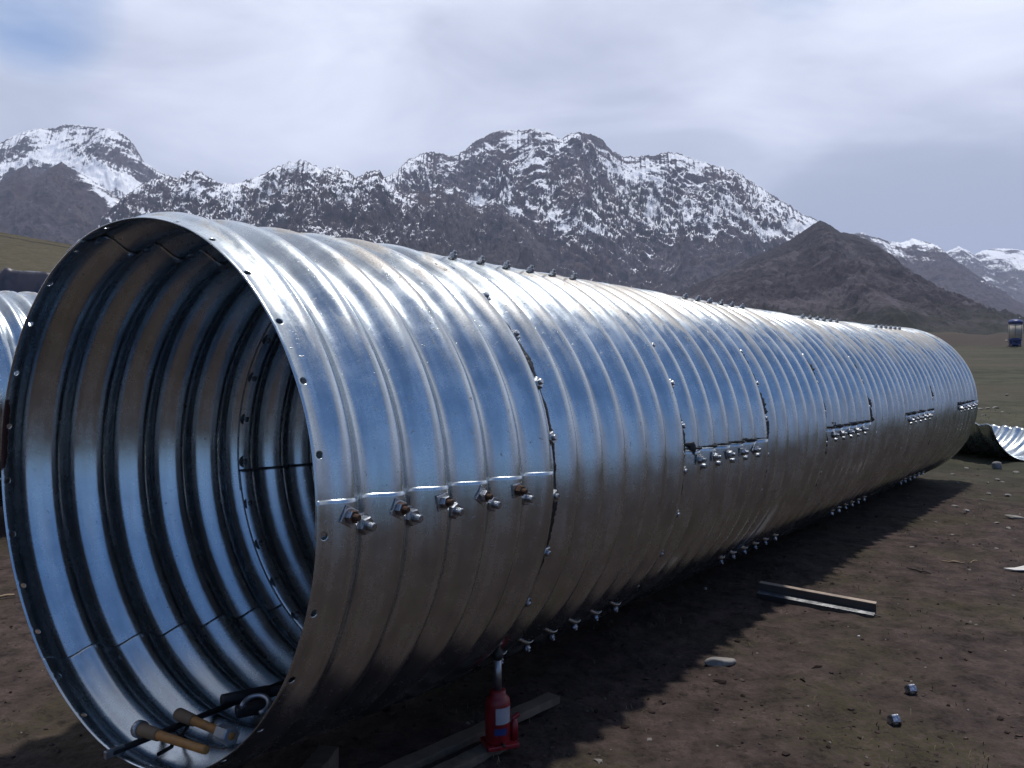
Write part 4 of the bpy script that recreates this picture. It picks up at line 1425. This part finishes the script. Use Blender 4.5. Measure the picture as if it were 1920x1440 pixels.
def build_tools():
    # crowbar
    a, b_ = crest(-0.02, -91.5, 0.016), crest(0.85, -93.0, 0.045)
    root = empty('crowbar', a)
    tag(root, 'long dark iron bar lying slantwise inside the mouth of the pipe', 'bar')
    bm = bmesh.new(); rod(bm, (0, 0, 0), b_ - a, 0.012, 0.012, 8)
    o = bm_obj('shaft', bm, M_IRON, root, True)
    bm = bmesh.new()
    dd = (b_ - a).normalized()
    box(bm, 0.018, 0.07, 0.028, dd.to_track_quat('Y', 'Z').to_matrix().to_4x4() @ T(0, 0.01, 0), 0.003)
    bm_obj('flat_tip', bm, M_GREYSTEEL, root)
    # hammers
    for i, (h0, h1, lab) in enumerate([((crest(0.07, -90.0, 0.052)), crest(0.04, -62.0, 0.03), 'sledge hammer with a round grey head and yellow handle nearest the rim of the pipe'),
                                       ((crest(0.25, -93, 0.035)), crest(0.18, -66.0, 0.028), 'yellow-handled hammer lying across the iron bar, further inside the pipe')]):
        r_ = empty('hammer', h0)
        tag(r_, lab, 'hammer', 'hammers inside the pipe mouth')
        d_ = h1 - h0
        bm = bmesh.new(); rod(bm, d_ * 0.22, d_, 0.0165, 0.0135, 14)
        bm_obj('handle', bm, M_HANDLE, r_, True)
        bm = bmesh.new(); rod(bm, d_ * -0.02, d_ * 0.30, 0.024, 0.0205, 16)
        bm_obj('collar', bm, simple('brown_wood', (0.13, 0.085, 0.05), 0.7, 0, .3, 30, .2), r_, True)
        bm = bmesh.new()
        if i == 0:
            rod(bm, d_ * -0.045, d_ * 0.02, 0.030, 0.030, 18)
        else:
            rod(bm, d_ * 0.80, d_ * 0.99, 0.030, 0.032, 6)
        bm_obj('head', bm, M_GREYSTEEL, r_, False)
    # ratchet wrench / chain block further in
    c = crest(0.50, -92, 0.05)
    root = empty('chain_hoist', c)
    tag(root, 'black hand hoist with its hook lying deeper inside the pipe, half hidden by the rim', 'hoist')
    bm = bmesh.new()
    rod(bm, crest(0.44, -94, 0.03) - c, crest(0.62, -90, 0.035) - c, 0.024, 0.03, 12)
    bm_obj('casing', bm, M_RUBBER, root, True)
    bm = bmesh.new()
    rod(bm, crest(0.60, -90, 0.035) - c, crest(1.02, -86, 0.04) - c, 0.020, 0.016, 12)
    box(bm, 0.14, 0.05, 0.04, T(*(crest(0.50, -86, 0.02) - c)) @ Matrix.Rotation(0.5, 4, 'Z'), 0.008)
    bm_obj('grip', bm, M_RUBBER, root, True)
    # curved hook
    bm = bmesh.new()
    prev = None; n = 8
    rings = []
    for i in range(15):
        a_ = R_(-60 + 250 * i / 14)
        cpt = Vector((0.10 + 0.05 * math.cos(a_), -0.12 + 0.04 * math.sin(a_), 0.01 + 0.02 * math.sin(a_)))
        tdir = Vector((-math.sin(a_), math.cos(a_), 0.3)).normalized()
        s_ = tdir.cross(Vector((0, 0, 1))).normalized(); u_ = s_.cross(tdir)
        rings.append([bm.verts.new(cpt + 0.010 * (math.cos(2 * math.pi * k / n) * s_ + math.sin(2 * math.pi * k / n) * u_)) for k in range(n)])
    for p_, q_ in zip(rings[:-1], rings[1:]):
        for k in range(n): bm.faces.new((p_[k], p_[(k + 1) % n], q_[(k + 1) % n], q_[k]))
    bm.faces.new(rings[0]); bm.faces.new(rings[-1][::-1])
    bm_obj('hook', bm, M_GREYSTEEL, root, True)
    # loose cable
    pts = [crest(0.26, -90, 0.012), crest(0.22, -88, 0.008), crest(0.19, -86, 0.012), crest(0.14, -84.5, 0.008), crest(0.11, -82, 0.010), crest(0.05, -81, 0.012)]
    bm = bmesh.new(); rings = []; n = 8
    m_ = 28
    for i in range(m_ + 1):
        t = i / m_ * (len(pts) - 1); k = min(int(t), len(pts) - 2); f = t - k; f = f * f * (3 - 2 * f)
        c_ = pts[k].lerp(pts[k + 1], f)
        dd_ = (pts[k + 1] - pts[k]).normalized(); s_ = dd_.cross(Vector((0, 0, 1))).normalized(); u_ = s_.cross(dd_)
        rings.append([bm.verts.new(c_ + 0.007 * (math.cos(2 * math.pi * q_ / n) * s_ + math.sin(2 * math.pi * q_ / n) * u_)) for q_ in range(n)])
    for a_, b2 in zip(rings[:-1], rings[1:]):
        for k in range(n): bm.faces.new((a_[k], a_[(k + 1) % n], b2[(k + 1) % n], b2[k]))
    o = bm_obj('cable', bm, M_RUBBER, None, True)
    tag(o, 'short black cable curling between the two hammers on the pipe floor', 'cable')


build_tools()


# ------------------------------------------------------------ silo
def build_silo():
    x, y = 107.5, 179.0
    z = float(ground_z(x, y)) - 0.1
    root = empty('silo', (x, y, z), (0, 0, -0.2))
    tag(root, 'small cream silo with blue roof and base standing far on the plain', 'silo')
    bm = bmesh.new(); lathe(bm, [(0.55, 0.15), (1.25, 1.35), (1.30, 1.75)], 28)
    bm_obj('hopper', bm, M_BLUEP, root, True)
    for k in range(4):
        a = R_(45 + 90 * k)
        bm = bmesh.new(); box(bm, 0.16, 0.16, 1.75, T(1.15 * math.cos(a), 1.15 * math.sin(a), 0.875))
        bm_obj('leg', bm, M_BLUEP, root)
    bm = bmesh.new()
    for k in range(4):
        a = R_(90 * k)
        box(bm, 1.62, 0.05, 1.2, T(1.15 * math.cos(a) * .72, 1.15 * math.sin(a) * .72, 0.95) @ Matrix.Rotation(a + math.pi / 2, 4, 'Z'))
    bm_obj('skirt', bm, M_BLUEP, root)
    bm = bmesh.new(); lathe(bm, [(1.27, 1.75), (1.27, 4.85)], 28)
    bm_obj('body', bm, M_CREAM, root, True)
    for k in range(6):
        a = R_(60 * k + 10)
        bm = bmesh.new(); box(bm, 0.10, 0.14, 3.05, T(1.28 * math.cos(a), 1.28 * math.sin(a), 3.3) @ Matrix.Rotation(a, 4, 'Z'))
        bm_obj('rib', bm, simple('rib_paint', (0.24, 0.20, 0.17), 0.6, 0, .1, 2) if k == 0 else bpy.data.materials['rib_paint'], root)
    bm = bmesh.new(); lathe(bm, [(1.36, 4.82), (1.38, 5.30), (1.10, 5.62), (0.5, 5.80), (0.05, 5.85)], 28)
    bm_obj('roof', bm, M_BLUEP, root, True)
    bm = bmesh.new(); lathe(bm, [(0.10, 5.5), (0.10, 6.0), (0.16, 6.05), (0.05, 6.3)], 10, T(0.75, 0, 0))
    bm_obj('vent', bm, M_CARD, root, True)
    bm = bmesh.new(); rod(bm, (-1.9, -0.3, 1.35), (-0.7, 0, 0.5), 0.14, 0.14, 8)
    bm_obj('chute', bm, M_CREAM, root, True)


build_silo()


def build_tarp():
    """bundle under a dark sheet, beyond the second pipe"""
    x0, x1, y0, y1 = -8.85, -6.85, 13.6, 15.0
    nx, ny = 70, 46
    X, Y = np.meshgrid(np.linspace(x0, x1, nx), np.linspace(y0, y1, ny), indexing='ij')
    u = (X - x0) / (x1 - x0); v = (Y - y0) / (y1 - y0)
    top = 2.98 - 0.16 * u
    e = np.minimum(np.minimum(u, 1 - u) * 5.5, np.minimum(v, 1 - v) * 3.2)
    k = np.clip(e, 0, 1) ** 0.22
    Z = top * k + 0.06 * fbm(X * 2.1, Y * 2.1, 91, 4) + 0.03 * np.sin(X * 5 + 2 * fbm(X, Y, 92, 2)) * (1 - v)
    me = np_mesh('covered_bundle', np.stack([X, Y, Z - 0.05], -1).reshape(-1, 3), grid_quads(nx, ny)[:, ::-1])
    tag(link('covered_bundle', me, M_TARP), 'dark blue sheeted bundle showing above the second pipe at the left edge', 'bundle')


build_tarp()


# ------------------------------------------------------------ haze
HAZE = 0.00008
if HAZE:
    bm = bmesh.new()
    box(bm, 24600, 24600, 1500 + 40, T(0, 0, (1500 - 40) / 2))
    m = bpy.data.materials.new('haze')
    m.use_nodes = True
    t_ = m.node_tree
    t_.nodes.clear()
    pv = t_.nodes.new('ShaderNodeVolumePrincipled')
    pv.inputs['Color'].default_value = (0.62, 0.73, 1.0, 1)
    pv.inputs['Density'].default_value = HAZE
    pv.inputs['Anisotropy'].default_value = 0.2
    mo = t_.nodes.new('ShaderNodeOutputMaterial')
    t_.links.new(pv.outputs[0], mo.inputs['Volume'])
    tag(bm_obj('haze', bm, m), 'thin blue-grey mountain haze', 'haze', kind='stuff')
